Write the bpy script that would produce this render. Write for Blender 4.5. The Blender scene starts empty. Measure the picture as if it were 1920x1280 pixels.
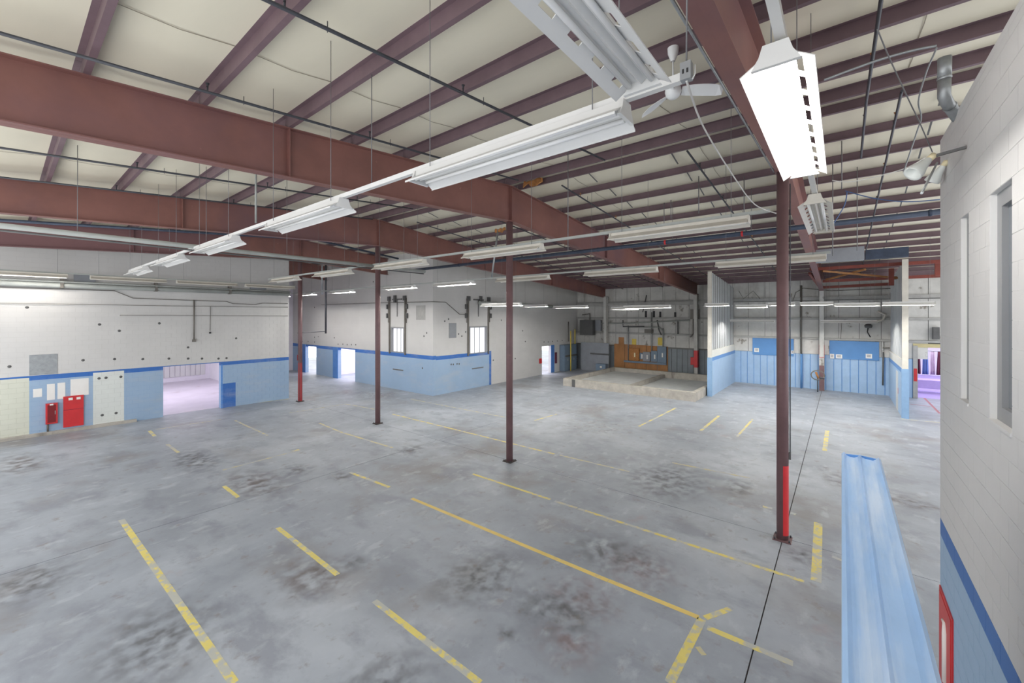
import bpy, math, random
from mathutils import Vector, Matrix
random.seed(7)
scene = bpy.context.scene
C = scene.collection

# ------------------------------------------------------------------ camera, world, exposure
F, HZ, EYE = 770.0, 592.0, 4.85            # focal length in px (1920 wide), horizon row, eye height
UX, UY = -960 / math.hypot(960, F), F / math.hypot(960, F)      # world +Y seen in (right, forward)
VX, VY = 618 / math.hypot(618, F), F / math.hypot(618, F)       # world +X seen in (right, forward)
cam_data = bpy.data.cameras.new('camera')
cam = bpy.data.objects.new('camera', cam_data)
C.objects.link(cam)
cam.location = (0, 0, EYE)
cam.rotation_euler = (math.pi / 2, 0, math.atan2(UY, VY) - math.pi / 2)
cam_data.sensor_width = 36.0
cam_data.lens = F / 1920 * 36.0
cam_data.shift_y = -(640 - HZ) / 1920
cam_data.clip_start = 0.05
cam_data.clip_end = 200
scene.camera = cam

world = bpy.data.worlds.new('daylight')
scene.world = world
world.use_nodes = True
world.node_tree.nodes['Background'].inputs[0].default_value = (0.97, 0.98, 1.0, 1)
world.node_tree.nodes['Background'].inputs[1].default_value = 1.75
TUBE_L = 125.0                                # radiance of a lit fluorescent tube
ROOM_L = 5.0                                # ceiling light panels in the rooms beyond the doors
scene.view_settings.view_transform = 'Standard'
scene.view_settings.look = 'None'
scene.view_settings.exposure = 0.48
scene.view_settings.gamma = 1.0
scene.view_settings.use_curve_mapping = False
scene.cycles.use_denoising = True
scene.cycles.max_bounces = 8
scene.cycles.diffuse_bounces = 5
scene.cycles.sample_clamp_indirect = 8.0

# ------------------------------------------------------------------ pixel -> world helpers
def ray(x, y):
    k = (x - 960) / F
    return (VX * k + VY, UX * k + UY, (HZ - y) / F)
def onz(x, y, z=0.0):
    a = ray(x, y); t = (z - EYE) / a[2]; return Vector((a[0] * t, a[1] * t, z))
def onX(x, y, X):
    a = ray(x, y); t = X / a[0]; return Vector((X, a[1] * t, EYE + a[2] * t))
def onY(x, y, Y):
    a = ray(x, y); t = Y / a[1]; return Vector((a[0] * t, Y, EYE + a[2] * t))

# ------------------------------------------------------------------ materials
def lin(c):
    return tuple(((v / 255) / 12.92 if v / 255 <= 0.04045 else ((v / 255 + 0.055) / 1.055) ** 2.4) for v in c) + (1.0,)
MATS = {}
def mat(name, rgb, rough=0.6, metal=0.0, var=0.14, scale=2.0, bump=0.0, bscale=60.0, zones=None, emit=0.0,
        spots=None, brick=None, detail=5.0, spec=0.4, stretch=None):
    m = bpy.data.materials.new(name); m.use_nodes = True
    nt = m.node_tree; N, L = nt.nodes, nt.links
    b = N['Principled BSDF']
    b.inputs['Roughness'].default_value = rough
    b.inputs['Metallic'].default_value = metal
    b.inputs['Specular IOR Level'].default_value = spec
    geo = N.new('ShaderNodeNewGeometry')
    pos = geo.outputs['Position']
    if stretch:
        mp = N.new('ShaderNodeVectorMath'); mp.operation = 'MULTIPLY'
        L.new(pos, mp.inputs[0]); mp.inputs[1].default_value = stretch; npos = mp.outputs[0]
    else:
        npos = pos
    rgbn = N.new('ShaderNodeRGB'); rgbn.outputs[0].default_value = lin(rgb)
    cur = rgbn.outputs[0]
    if zones:
        sep = N.new('ShaderNodeSeparateXYZ'); L.new(pos, sep.inputs[0])
        for ax, a0, a1, z0, z1, c in zones:
            f1 = N.new('ShaderNodeMath'); f1.operation = 'COMPARE'
            L.new(sep.outputs[ax], f1.inputs[0]); f1.inputs[1].default_value = (a0 + a1) / 2; f1.inputs[2].default_value = (a1 - a0) / 2
            f2 = N.new('ShaderNodeMath'); f2.operation = 'COMPARE'
            L.new(sep.outputs[2], f2.inputs[0]); f2.inputs[1].default_value = (z0 + z1) / 2; f2.inputs[2].default_value = (z1 - z0) / 2
            mu = N.new('ShaderNodeMath'); mu.operation = 'MULTIPLY'
            L.new(f1.outputs[0], mu.inputs[0]); L.new(f2.outputs[0], mu.inputs[1])
            mx = N.new('ShaderNodeMixRGB'); L.new(mu.outputs[0], mx.inputs[0]); L.new(cur, mx.inputs[1])
            mx.inputs[2].default_value = lin(c); cur = mx.outputs[0]
    if var:
        no = N.new('ShaderNodeTexNoise'); no.inputs['Scale'].default_value = scale; no.inputs['Detail'].default_value = detail
        no.inputs['Roughness'].default_value = 0.65
        L.new(npos, no.inputs['Vector'])
        mr = N.new('ShaderNodeMapRange'); mr.inputs[1].default_value = 0.3; mr.inputs[2].default_value = 0.7
        mr.inputs[3].default_value = 1 - var; mr.inputs[4].default_value = 1 + var * 0.5
        L.new(no.outputs['Fac'], mr.inputs[0])
        mu = N.new('ShaderNodeMixRGB'); mu.blend_type = 'MULTIPLY'; mu.inputs[0].default_value = 1
        L.new(cur, mu.inputs[1]); L.new(mr.outputs[0], mu.inputs[2]); cur = mu.outputs[0]
    for sp in (spots or []):                 # (colour, noise scale, low, high, strength[, stretch])
        col, sc, lo, hi, st = sp[:5]
        no = N.new('ShaderNodeTexNoise'); no.inputs['Scale'].default_value = sc; no.inputs['Detail'].default_value = 6
        no.inputs['Roughness'].default_value = 0.6
        mp = N.new('ShaderNodeVectorMath'); mp.operation = 'MULTIPLY_ADD'
        L.new(pos, mp.inputs[0]); mp.inputs[1].default_value = sp[5] if len(sp) > 5 else (1, 1, 1); mp.inputs[2].default_value = (sc * 3.1, sc * 1.7, 4.2)
        L.new(mp.outputs[0], no.inputs['Vector'])
        mr = N.new('ShaderNodeMapRange'); mr.inputs[1].default_value = lo; mr.inputs[2].default_value = hi
        mr.inputs[3].default_value = 0; mr.inputs[4].default_value = st
        L.new(no.outputs['Fac'], mr.inputs[0])
        mx = N.new('ShaderNodeMixRGB'); L.new(mr.outputs[0], mx.inputs[0]); L.new(cur, mx.inputs[1]); mx.inputs[2].default_value = lin(col)
        cur = mx.outputs[0]
    L.new(cur, b.inputs['Base Color'])
    if brick:                                # fine joint relief for block walls too far to pick the blocks apart
        ax, bw, bh = brick
        sep2 = N.new('ShaderNodeSeparateXYZ'); L.new(pos, sep2.inputs[0])
        cb = N.new('ShaderNodeCombineXYZ'); L.new(sep2.outputs[ax], cb.inputs[0]); L.new(sep2.outputs[2], cb.inputs[1])
        bt = N.new('ShaderNodeTexBrick'); bt.inputs['Scale'].default_value = 1.0
        bt.inputs['Brick Width'].default_value = bw; bt.inputs['Row Height'].default_value = bh; bt.inputs['Mortar Size'].default_value = 0.012
        L.new(cb.outputs[0], bt.inputs['Vector'])
        bp = N.new('ShaderNodeBump'); bp.invert = True; bp.inputs['Strength'].default_value = 0.35; bp.inputs['Distance'].default_value = 0.02
        L.new(bt.outputs['Fac'], bp.inputs['Height']); L.new(bp.outputs[0], b.inputs['Normal'])
    elif bump:
        no = N.new('ShaderNodeTexNoise'); no.inputs['Scale'].default_value = bscale; no.inputs['Detail'].default_value = 3
        L.new(npos, no.inputs['Vector'])
        bp = N.new('ShaderNodeBump'); bp.inputs['Strength'].default_value = bump; bp.inputs['Distance'].default_value = 0.01
        L.new(no.outputs['Fac'], bp.inputs['Height']); L.new(bp.outputs[0], b.inputs['Normal'])
    if emit:
        b.inputs['Emission Color'].default_value = lin(rgb); b.inputs['Emission Strength'].default_value = emit
    MATS[name] = m
    return m

BLUE, STRIPE, WHITE, BEIGE = (150, 174, 200), (56, 106, 178), (198, 197, 195), (204, 206, 192)
M = {}
M['floor'] = mat('sealed_concrete', (152, 158, 166), 0.5, var=0.2, scale=0.55, detail=9, bump=0.05, bscale=14, spots=[
    ((120, 112, 105), 0.35, 0.54, 0.68, 0.6), ((186, 191, 197), 0.22, 0.5, 0.68, 0.6), ((128, 132, 141), 1.4, 0.52, 0.66, 0.65, (1, 0.55, 1)), ((182, 187, 193), 2.6, 0.57, 0.68, 0.45, (0.6, 1, 1)), ((128, 118, 108), 3.1, 0.6, 0.7, 0.5),
    ((160, 128, 118), 0.5, 0.66, 0.74, 0.4), ((112, 110, 110), 5.0, 0.62, 0.75, 0.4)])
M['joint'] = mat('joint_dirt', (72, 66, 62), 0.9, var=0.2)
M['yellow'] = mat('worn_yellow_paint', (218, 202, 116), 0.6, var=0.1, spots=[((170, 174, 176), 2.4, 0.5, 0.56, 0.85), ((172, 175, 174), 9, 0.52, 0.6, 0.7)])
M['yellow_faint'] = mat('faded_yellow_paint', (200, 190, 140), 0.6, var=0.1, spots=[((170, 173, 175), 4, 0.42, 0.58, 0.95)])
M['orange_line'] = mat('orange_yellow_paint', (218, 192, 112), 0.6, var=0.1, spots=[((180, 165, 140), 5, 0.58, 0.68, 0.6)])
M['stain'] = mat('brown_oil_stain', (134, 118, 112), 0.5, var=0.2, spots=[((156, 160, 166), 2.2, 0.44, 0.56, 1.0)])
M['insul'] = mat('vinyl_faced_insulation', (222, 216, 196), 0.55, var=0.06, scale=0.8, bump=0.12, bscale=5, stretch=(1, 0.25, 1))
M['seam'] = mat('seam_tape', (150, 142, 126), 0.6)
M['purlin'] = mat('maroon_primer', (112, 92, 98), 0.55, var=0.2, scale=1.5)
M['beam'] = mat('red_oxide_primer', (136, 94, 86), 0.5, var=0.2, scale=0.7, spots=[((170, 120, 112), 3.5, 0.68, 0.72, 0.7), ((112, 84, 90), 0.18, 0.45, 0.6, 0.7)])
M['column'] = mat('maroon_column_paint', (112, 86, 88), 0.45, var=0.25, scale=1.4, zones=None, spots=[((150, 120, 110), 6, 0.68, 0.75, 0.5)])
M['red_paint'] = mat('bright_red_paint', (196, 48, 52), 0.4, var=0.15)
M['rust'] = mat('rusty_insulation_scrap', (176, 122, 72), 0.8, var=0.35, scale=9)
M['wl'] = mat('left_wall_paint', WHITE, 0.6, var=0.06, scale=0.5, zones=[
    (0, -3, 10.75, -1, 2.25, BLUE), (0, -3, 10.75, 2.25, 2.44, STRIPE),
    (0, -3, 0.73, -1, 2.37, BEIGE), (0, -3, 0.73, 2.37, 2.44, STRIPE),
    (0, 2.53, 3.52, -1, 2.37, (214, 218, 214)), (0, 2.53, 3.52, 2.37, 2.44, STRIPE),
    (0, 7.25, 7.92, -1, 1.28, STRIPE), (0, 7.25, 7.33, -1, 2.3, (90, 140, 205))],
    spots=[((120, 120, 120), 9, 0.74, 0.78, 0.6), ((185, 185, 184), 0.7, 0.5, 0.7, 0.25, (1, 1, 3))])
M['wb'] = mat('back_wall_paint', WHITE, 0.6, var=0.06, scale=0.5, zones=[
    (1, 10, 60, -1, 2.18, BLUE), (1, 10, 60, 2.18, 2.42, STRIPE)], brick=(1, 0.41, 0.205),
    spots=[((120, 118, 116), 5, 0.73, 0.78, 0.5), ((190, 190, 190), 0.6, 0.5, 0.7, 0.25, (1, 1, 3))])
M['ws'] = mat('side_wall_paint', WHITE, 0.6, var=0.08, scale=0.5, zones=[
    (0, 10, 21.5, -1, 2.14, BLUE), (0, 10, 21.62, 2.14, 2.38, STRIPE), (0, 21.5, 21.72, -1, 2.38, STRIPE),
    (0, 30.7, 60, -1, 2.3, (120, 130, 142))], brick=(0, 0.41, 0.205),
    spots=[((110, 108, 106), 5, 0.7, 0.76, 0.55), ((185, 184, 182), 0.6, 0.48, 0.7, 0.3, (1, 1, 3))])
M['wr'] = mat('right_wall_paint', (206, 206, 205), 0.5, var=0.04, scale=1.0, bump=0.12, bscale=90, zones=[
    (0, -9, 9, -1, 2.22, (152, 180, 208)), (0, -9, 9, 2.22, 2.42, (60, 110, 178))])
M['mortar_white'] = mat('white_joint_paint', (200,200,198), 0.7, var=0.05)
M['mortar_l'] = mat('left_wall_joint_paint', (192, 191, 189), 0.7, var=0.05, zones=[
    (0, -3, 10.75, -1, 2.25, (138, 165, 197)), (0, -3, 10.75, 2.25, 2.44, (52, 100, 168)),
    (0, -3, 0.73, -1, 2.37, (188, 190, 176)), (0, 2.53, 3.52, -1, 2.37, (196, 200, 196)), (0, 7.25, 7.92, -1, 1.28, (40, 96, 172))])
M['mortar_r'] = mat('right_wall_joint_paint', (214, 214, 213), 0.7, var=0.03, zones=[
    (0, -9, 9, -1, 2.22, (158, 186, 213)), (0, -9, 9, 2.22, 2.42, (64, 114, 182))])
M['white'] = mat('white_enamel', (208, 208, 206), 0.4, var=0.05)
M['white_dirty'] = mat('dusty_white_enamel', (204, 200, 190), 0.45, var=0.12, scale=3, spots=[((150, 128, 104), 6, 0.68, 0.75, 0.5)])
M['tube_off'] = mat('unlit_tube_glass', (236, 236, 234), 0.2, var=0.0)
M['tube_on'] = mat('lit_tube', (255, 252, 246), 0.4, var=0.0, emit=TUBE_L)
M['tube_soft'] = mat('lit_dimmed_tube', (255, 250, 244), 0.4, var=0.0, emit=TUBE_L * 0.32)  # glow turned down so the nearby walls do not wash out
M['galv'] = mat('galvanised_steel', (158, 162, 164), 0.42, 0.5, var=0.2, scale=6)
M['grey_pipe'] = mat('grey_green_pipe_paint', (158, 162, 158), 0.5, var=0.15)
M['dark_pipe'] = mat('dark_steel_pipe', (72, 74, 80), 0.5, 0.2, var=0.25, scale=5)
M['navy_pipe'] = mat('dark_blue_steel_pipe', (62, 72, 90), 0.5, 0.2, var=0.3, scale=4)
M['black'] = mat('black_rubber', (40, 40, 42), 0.6)
M['wire'] = mat('steel_wire', (120, 120, 122), 0.5, 0.3, var=0.1)
M['cable_white'] = mat('white_cable', (214, 212, 208), 0.5)
M['cable_blue'] = mat('blue_cable', (70, 96, 140), 0.5)
M['concrete'] = mat('raw_concrete', (176, 171, 162), 0.8, var=0.25, scale=2.2, bump=0.2, bscale=25, spots=[((112, 106, 100), 1.6, 0.6, 0.72, 0.7, (1, 1, 0.2))])
M['panel_white'] = mat('white_wall_panel', (200, 199, 195), 0.6, var=0.16, scale=1.2, spots=[((96, 84, 70), 1.3, 0.62, 0.68, 0.75), ((150, 146, 140), 0.8, 0.55, 0.68, 0.6, (1, 1, 0.4))])
M['panel_blue'] = mat('blue_wall_panel', (156, 184, 214), 0.5, var=0.1, scale=1.5)
M['panel_grey'] = mat('grey_wall_panel', (128, 136, 142), 0.55, var=0.14, scale=1.5)
M['girt'] = mat('girt_grey', (166, 165, 162), 0.55, var=0.2, scale=2)
M['part_blue'] = mat('partition_paint', (218, 216, 208), 0.5, var=0.06, zones=[
    (0, 20, 40, -1, 2.12, (162, 187, 214)), (0, 20, 40, 2.12, 2.34, (98, 140, 194))], brick=(0, 0.41, 0.205))
M['sheet'] = mat('ribbed_metal_sheet', (198, 201, 202), 0.55, 0.0, var=0.1)
M['post_blue'] = mat('blue_grey_post', (132, 164, 198), 0.45, var=0.12)
M['board_blue'] = mat('blue_notice_board', (88, 136, 190), 0.55, var=0.08)
M['paper'] = mat('white_paper', (226, 224, 220), 0.8, var=0.05)
M['ink'] = mat('grey_print', (130, 130, 134), 0.8, var=0.0)
M['ply'] = mat('orange_brown_plywood', (172, 122, 76), 0.6, var=0.3, scale=1.6, stretch=(1, 1, 0.35))
M['cab'] = mat('blue_grey_cabinet', (112, 130, 148), 0.45, var=0.12)
M['cab_grey'] = mat('grey_cabinet', (142, 146, 152), 0.45, var=0.12)
M['cab_dark'] = mat('dark_grey_fitting', (92, 92, 92), 0.5, var=0.2)
M['basin'] = mat('pale_basin_concrete', (204, 207, 207), 0.7, var=0.15, scale=1.2)
M['gasyellow'] = mat('yellow_pipe_paint', (214, 190, 84), 0.5, var=0.15)
M['rail'] = mat('light_blue_enamel', (162, 196, 234), 0.28, var=0.1, scale=2.5, spots=[((206, 222, 240), 1.6, 0.45, 0.62, 0.8, (0.5, 6, 1))])  # pale lengthwise streaks are highlights put into the colour
M['rail_dark'] = mat('blue_sheet_metal', (96, 148, 208), 0.4, var=0.1)
M['glass'] = mat('grey_window_glass', (120, 126, 132), 0.08, var=0.05, spec=0.6)
M['frame_grey'] = mat('grey_window_frame', (142, 144, 146), 0.45, var=0.06)
M['opal'] = mat('frosted_glass', (222, 226, 222), 0.3, var=0.04)
M['glow_pane'] = mat('glowing_frosted_pane', (240, 240, 246), 0.3, var=0.03, emit=0.4)  # pane glows by itself, standing in for the bright room behind
M['cream'] = mat('cream_ceramic', (226, 214, 176), 0.4, var=0.05)
M['lilac_wall'] = mat('lilac_white_wall', (226, 222, 230), 0.6, var=0.05)
M['lilac_floor'] = mat('pale_lilac_concrete', (204, 198, 208), 0.5, var=0.12, scale=0.8, spots=[((160, 140, 138), 0.8, 0.6, 0.72, 0.5)])
M['room_dim'] = mat('dim_ceiling_light_panel', (250, 244, 255), 0.5, var=0.0, emit=2.4)
M['room_light'] = mat('ceiling_light_panel', (250, 246, 255), 0.5, var=0.0, emit=ROOM_L)
M['lilac_cloth'] = mat('lilac_cloth', (186, 168, 222), 0.8, var=0.1)
M['dark_cloth'] = mat('maroon_cloth', (92, 40, 60), 0.8, var=0.2)
M['blue_cloth'] = mat('denim_blue_cloth', (96, 122, 180), 0.8, var=0.2)
M['pale_cloth'] = mat('pale_pink_cloth', (206, 186, 206), 0.8, var=0.2)
M['beige_trim'] = mat('beige_door_header', (196, 184, 140), 0.6, var=0.1)
M['hardware'] = mat('grey_iron_hardware', (116, 112, 106), 0.5, 0.2, var=0.2)
M['fan'] = mat('fan_white', (228, 230, 230), 0.35, var=0.03)
M['red_line'] = mat('worn_red_floor_paint', (168, 104, 106), 0.6, var=0.2)
M['pink_beam'] = M['beam']
M['brace'] = mat('red_brown_steel', (126, 62, 52), 0.5, var=0.25, scale=2)
M['purple_floor'] = mat('violet_floor', (172, 156, 214), 0.4, var=0.1)  # violet tone over the whole floor, slightly mottled

# ------------------------------------------------------------------ mesh helpers
class MB:
    def __init__(s): s.v = []; s.f = []; s.sm = set()
    def _add(s, vs, fs, smooth=False):
        o = len(s.v); s.v += [tuple(p) for p in vs]
        for f in fs:
            if smooth: s.sm.add(len(s.f))
            s.f.append(tuple(o + i for i in f))
        return s
    def box(s, x0, x1, y0, y1, z0, z1):
        x0, x1 = min(x0, x1), max(x0, x1); y0, y1 = min(y0, y1), max(y0, y1); z0, z1 = min(z0, z1), max(z0, z1)
        return s._add([(x0, y0, z0), (x1, y0, z0), (x1, y1, z0), (x0, y1, z0), (x0, y0, z1), (x1, y0, z1), (x1, y1, z1), (x0, y1, z1)],
                      [(3, 2, 1, 0), (4, 5, 6, 7), (0, 1, 5, 4), (1, 2, 6, 5), (2, 3, 7, 6), (3, 0, 4, 7)])
    def bar(s, a, b, w, h=None, up=(0, 0, 1)):            # rectangular bar between two points
        a, b = Vector(a), Vector(b); h = h or w; d = (b - a).normalized(); up = Vector(up)
        if abs(d.dot(up)) > 0.99: up = Vector((1, 0, 0))
        r = d.cross(up).normalized(); u = r.cross(d)
        p = [a + r * (sx * w / 2) + u * (sz * h / 2) for sx, sz in ((-1, -1), (1, -1), (1, 1), (-1, 1))]
        q = [x + (b - a) for x in p]
        return s._add(p + q, [(3, 2, 1, 0), (4, 5, 6, 7), (0, 1, 5, 4), (1, 2, 6, 5), (2, 3, 7, 6), (3, 0, 4, 7)])
    def tube(s, pts, r, n=8, cap=True):
        pts = [Vector(p) for p in pts]; rings = []
        rr = r if isinstance(r, (list, tuple)) else [r] * len(pts)
        prev = None
        for i, p in enumerate(pts):
            d = ((pts[min(i + 1, len(pts) - 1)] - pts[max(i - 1, 0)])).normalized()
            if prev is None:
                a = Vector((0, 0, 1)) if abs(d.z) < 0.9 else Vector((1, 0, 0))
                e = d.cross(a).normalized()
            else:
                e = (prev - d * prev.dot(d)).normalized()
            prev = e; g = d.cross(e)
            rings.append([p + (e * math.cos(2 * math.pi * k / n) + g * math.sin(2 * math.pi * k / n)) * rr[i] for k in range(n)])
        vs = [q for ring in rings for q in ring]; fs = []
        for i in range(len(pts) - 1):
            for k in range(n):
                fs.append((i * n + k, i * n + (k + 1) % n, (i + 1) * n + (k + 1) % n, (i + 1) * n + k))
        s._add(vs, fs, True)
        if cap:
            o = len(s.v) - len(vs)
            s.f.append(tuple(o + k for k in reversed(range(n)))); s.f.append(tuple(o + (len(pts) - 1) * n + k for k in range(n)))
        return s
    def lathe(s, prof, c=(0, 0, 0), n=16, axis=(0, 0, 1)):  # prof: [(r, h)] along axis
        c = Vector(c); ax = Vector(axis).normalized()
        a = Vector((0, 0, 1)) if abs(ax.z) < 0.9 else Vector((1, 0, 0))
        e = ax.cross(a).normalized(); g = ax.cross(e)
        vs = [c + ax * h + (e * math.cos(2 * math.pi * k / n) + g * math.sin(2 * math.pi * k / n)) * max(r, 1e-4) for r, h in prof for k in range(n)]
        fs = [(i * n + k, i * n + (k + 1) % n, (i + 1) * n + (k + 1) % n, (i + 1) * n + k) for i in range(len(prof) - 1) for k in range(n)]
        return s._add(vs, fs, True)
    def prism(s, prof, axis, a0, a1):                      # closed 2D profile extruded along axis 0 (uses Y,Z) or 1 (uses X,Z) or 2 (uses X,Y)
        def P(p, t):
            return (t, p[0], p[1]) if axis == 0 else ((p[0], t, p[1]) if axis == 1 else (p[0], p[1], t))
        n = len(prof)
        return s._add([P(p, a0) for p in prof] + [P(p, a1) for p in prof],
                      [tuple(range(n)), tuple(range(2 * n - 1, n - 1, -1))] + [(i, n + i, n + (i + 1) % n, (i + 1) % n) for i in range(n)])
    def strip(s, a, b, w, z0, z1):                         # flat strip on the floor between two points
        a, b = Vector((a[0], a[1], 0)), Vector((b[0], b[1], 0)); d = (b - a).normalized(); r = Vector((-d.y, d.x, 0)) * w / 2
        q = [a - r, b - r, b + r, a + r]
        return s._add([(p.x, p.y, z0) for p in q] + [(p.x, p.y, z1) for p in q],
                      [(3, 2, 1, 0), (4, 5, 6, 7), (0, 1, 5, 4), (1, 2, 6, 5), (2, 3, 7, 6), (3, 0, 4, 7)])
    def mesh(s, name, m):
        me = bpy.data.meshes.new(name); me.from_pydata(s.v, [], s.f); me.materials.append(m)
        if s.sm:
            for i in s.sm: me.polygons[i].use_smooth = True
        import bmesh
        bm = bmesh.new(); bm.from_mesh(me); bmesh.ops.recalc_face_normals(bm, faces=bm.faces); bm.to_mesh(me); bm.free()
        return me
    def build(s, name, m, parent=None):
        return put(name, s.mesh(name, m), parent)
def put(name, me, parent=None, loc=None):
    o = bpy.data.objects.new(name, me); C.objects.link(o)
    if loc is not None: o.location = loc
    if parent is not None:
        o.parent = parent                        # parents sit at identity or hold an explicit location
        if parent.type == 'EMPTY' or loc is None: pass
    return o
def tag(o, label, cat, group=None):
    o['label'] = label; o['category'] = cat
    if group: o['group'] = group
    return o
def thing(name, label, cat, loc=(0, 0, 0), group=None):
    o = bpy.data.objects.new(name, None); C.objects.link(o); o.location = loc; o.empty_display_size = 0.2
    return tag(o, label, cat, group)
def part(mb, name, m, t):                         # world-coordinate mesh put under a thing with a location
    o = mb.build(name, m, t); o.location = -t.location; return o
def struct(o): o['kind'] = 'structure'; return o
def stuff(o): o['kind'] = 'stuff'; return o
ORD = ['first', 'second', 'third', 'fourth', 'fifth', 'sixth', 'seventh', 'eighth', 'ninth', 'tenth', 'eleventh', 'twelfth']

# ------------------------------------------------------------------ main dimensions (metres)
RX, COLX = 10.65, 10.65
FY = [1.0 + 7.65 * i for i in range(-1, 6)]        # frame lines: -6.65, 1, 8.65, 16.3, 23.95, 31.6, 39.25
LW, BW, SW, FW, RW = 25.4, 16.4, 19.3, 33.85, -0.93
def btop(x): return 9.17 - 0.083 * abs(x - RX)     # top of the rafter beams
def bbot(x): return 8.00 - (0.057 if x < RX else 0.068) * abs(x - RX)

# ------------------------------------------------------------------ floor: slabs with open joints, painted lines
floor = struct(MB().box(-1.5, 48, -7.2, 48, -0.3, -0.03).build('floor', M['joint']))
xs, ys = [-1.5, 10.71, 48], [-7.2, 1.0, 12.28, 23.6, 48]
for i in range(2):
    for j in range(4):
        g = 0.009
        MB().box(xs[i] + g, xs[i + 1] - g, ys[j] + g, ys[j + 1] - g, -0.03, 0.0).build('slab', M['floor'], floor)
def line(a, b, w=0.1, m='yellow', n='yellow_line'):
    MB().strip(onz(*a), onz(*b), w, 0.0, 0.002).build(n, M[m], floor)
for a, b, w, m in [
    ((228, 974), (439, 1280), .11, 'yellow'), ((280, 807), (291, 818), .12, 'yellow'), ((314, 833), (335, 848), .1, 'yellow_faint'),
    ((441, 788), (502, 816), .09, 'yellow_faint'), ((291, 805), (415, 786), .07, 'yellow_faint'), ((418, 881), (548, 847), .08, 'yellow_faint'),
    ((548, 846), (562, 843), .2, 'yellow'), ((420, 911), (447, 932), .1, 'yellow'), ((521, 989), (633, 1077), .1, 'yellow'), ((599, 793), (640, 810), .09, 'yellow_faint'),
    ((542, 774), (648, 757), .09, 'yellow_faint'), ((640, 810), (736, 839), .1, 'yellow_faint'), ((648, 757), (702, 767), .09, 'yellow_faint'),
    ((736, 776), (1040, 851), .1, 'yellow'), ((1050, 853), (1180, 884), .09, 'yellow_faint'), ((770, 748), (947, 782), .09, 'yellow_faint'),
    ((656, 885), (730, 913), .1, 'yellow'), ((772, 934), (1140, 1088), .1, 'orange_line'), ((1141, 1088), (1310, 1157), .1, 'orange_line'),
    ((886, 888), (1032, 936), .09, 'yellow'), ((1040, 939), (1082, 952), .09, 'yellow_faint'), ((1084, 953), (1508, 1090), .09, 'yellow'),
    ((702, 1126), (900, 1280), .1, 'yellow'), ((1002, 788), (1044, 776), .1, 'yellow'),
    ((1198, 799), (1268, 764), .1, 'yellow'), ((1314, 807), (1348, 779), .12, 'yellow'), ((1382, 818), (1411, 786), .09, 'yellow'),
    ((1551, 807), (1546, 845), .14, 'yellow'), ((1534, 980), (1530, 1090), .16, 'yellow'), ((1322, 1158), (1369, 1141), .1, 'yellow'),
    ((1316, 1160), (1255, 1280), .13, 'yellow'), ((1326, 1176), (1487, 1244), .11, 'yellow'), ((1260, 867), (1407, 896), .09, 'yellow_faint'),
    ((1430, 949), (1448, 953), .12, 'yellow_faint'), ((1482, 961), (1492, 964), .12, 'yellow_faint'), ((1560, 1043), (1590, 1055), .09, 'yellow_faint'),
    ((1308, 1212), (1320, 1228), .08, 'yellow_faint'), ((418, 762), (541, 748), .14, 'yellow_faint'), ((1690, 785), (1762, 792), .12, 'yellow_faint')]:
    line(a, b, w, m)
def soft_mat(name, rgb, strength, sc):
    m = mat(name, rgb, 0.55, var=0.2, scale=3)
    N, L = m.node_tree.nodes, m.node_tree.links
    tc = N.new('ShaderNodeTexCoord'); sb = N.new('ShaderNodeVectorMath'); sb.operation = 'SUBTRACT'; sb.inputs[1].default_value = (.5, .5, .5)
    L.new(tc.outputs['Generated'], sb.inputs[0])
    fl = N.new('ShaderNodeVectorMath'); fl.operation = 'MULTIPLY'; fl.inputs[1].default_value = (1, 1, 0); L.new(sb.outputs[0], fl.inputs[0])
    ln = N.new('ShaderNodeVectorMath'); ln.operation = 'LENGTH'; L.new(fl.outputs[0], ln.inputs[0])
    m1 = N.new('ShaderNodeMapRange'); m1.inputs[1].default_value = .08; m1.inputs[2].default_value = .48; m1.inputs[3].default_value = 1; m1.inputs[4].default_value = 0; L.new(ln.outputs['Value'], m1.inputs[0])
    ge = N.new('ShaderNodeNewGeometry'); no = N.new('ShaderNodeTexNoise'); no.inputs['Scale'].default_value = sc; no.inputs['Detail'].default_value = 6; L.new(ge.outputs['Position'], no.inputs['Vector'])
    m2 = N.new('ShaderNodeMapRange'); m2.inputs[1].default_value = .4; m2.inputs[2].default_value = .62; m2.inputs[4].default_value = strength; L.new(no.outputs['Fac'], m2.inputs[0])
    mu = N.new('ShaderNodeMath'); mu.operation = 'MULTIPLY'; L.new(m1.outputs[0], mu.inputs[0]); L.new(m2.outputs[0], mu.inputs[1])
    L.new(mu.outputs[0], N['Principled BSDF'].inputs['Alpha'])
    return m
SM = {'dark': soft_mat('dark_floor_stain', (104, 102, 100), .42, 4.5), 'brown': soft_mat('brown_floor_stain', (122, 104, 94), .5, 3.5), 'pink': soft_mat('pinkish_floor_stain', (168, 138, 136), .4, 5.0), 'pale': soft_mat('pale_floor_stain', (200, 202, 204), .5, 3.0)}
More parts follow.
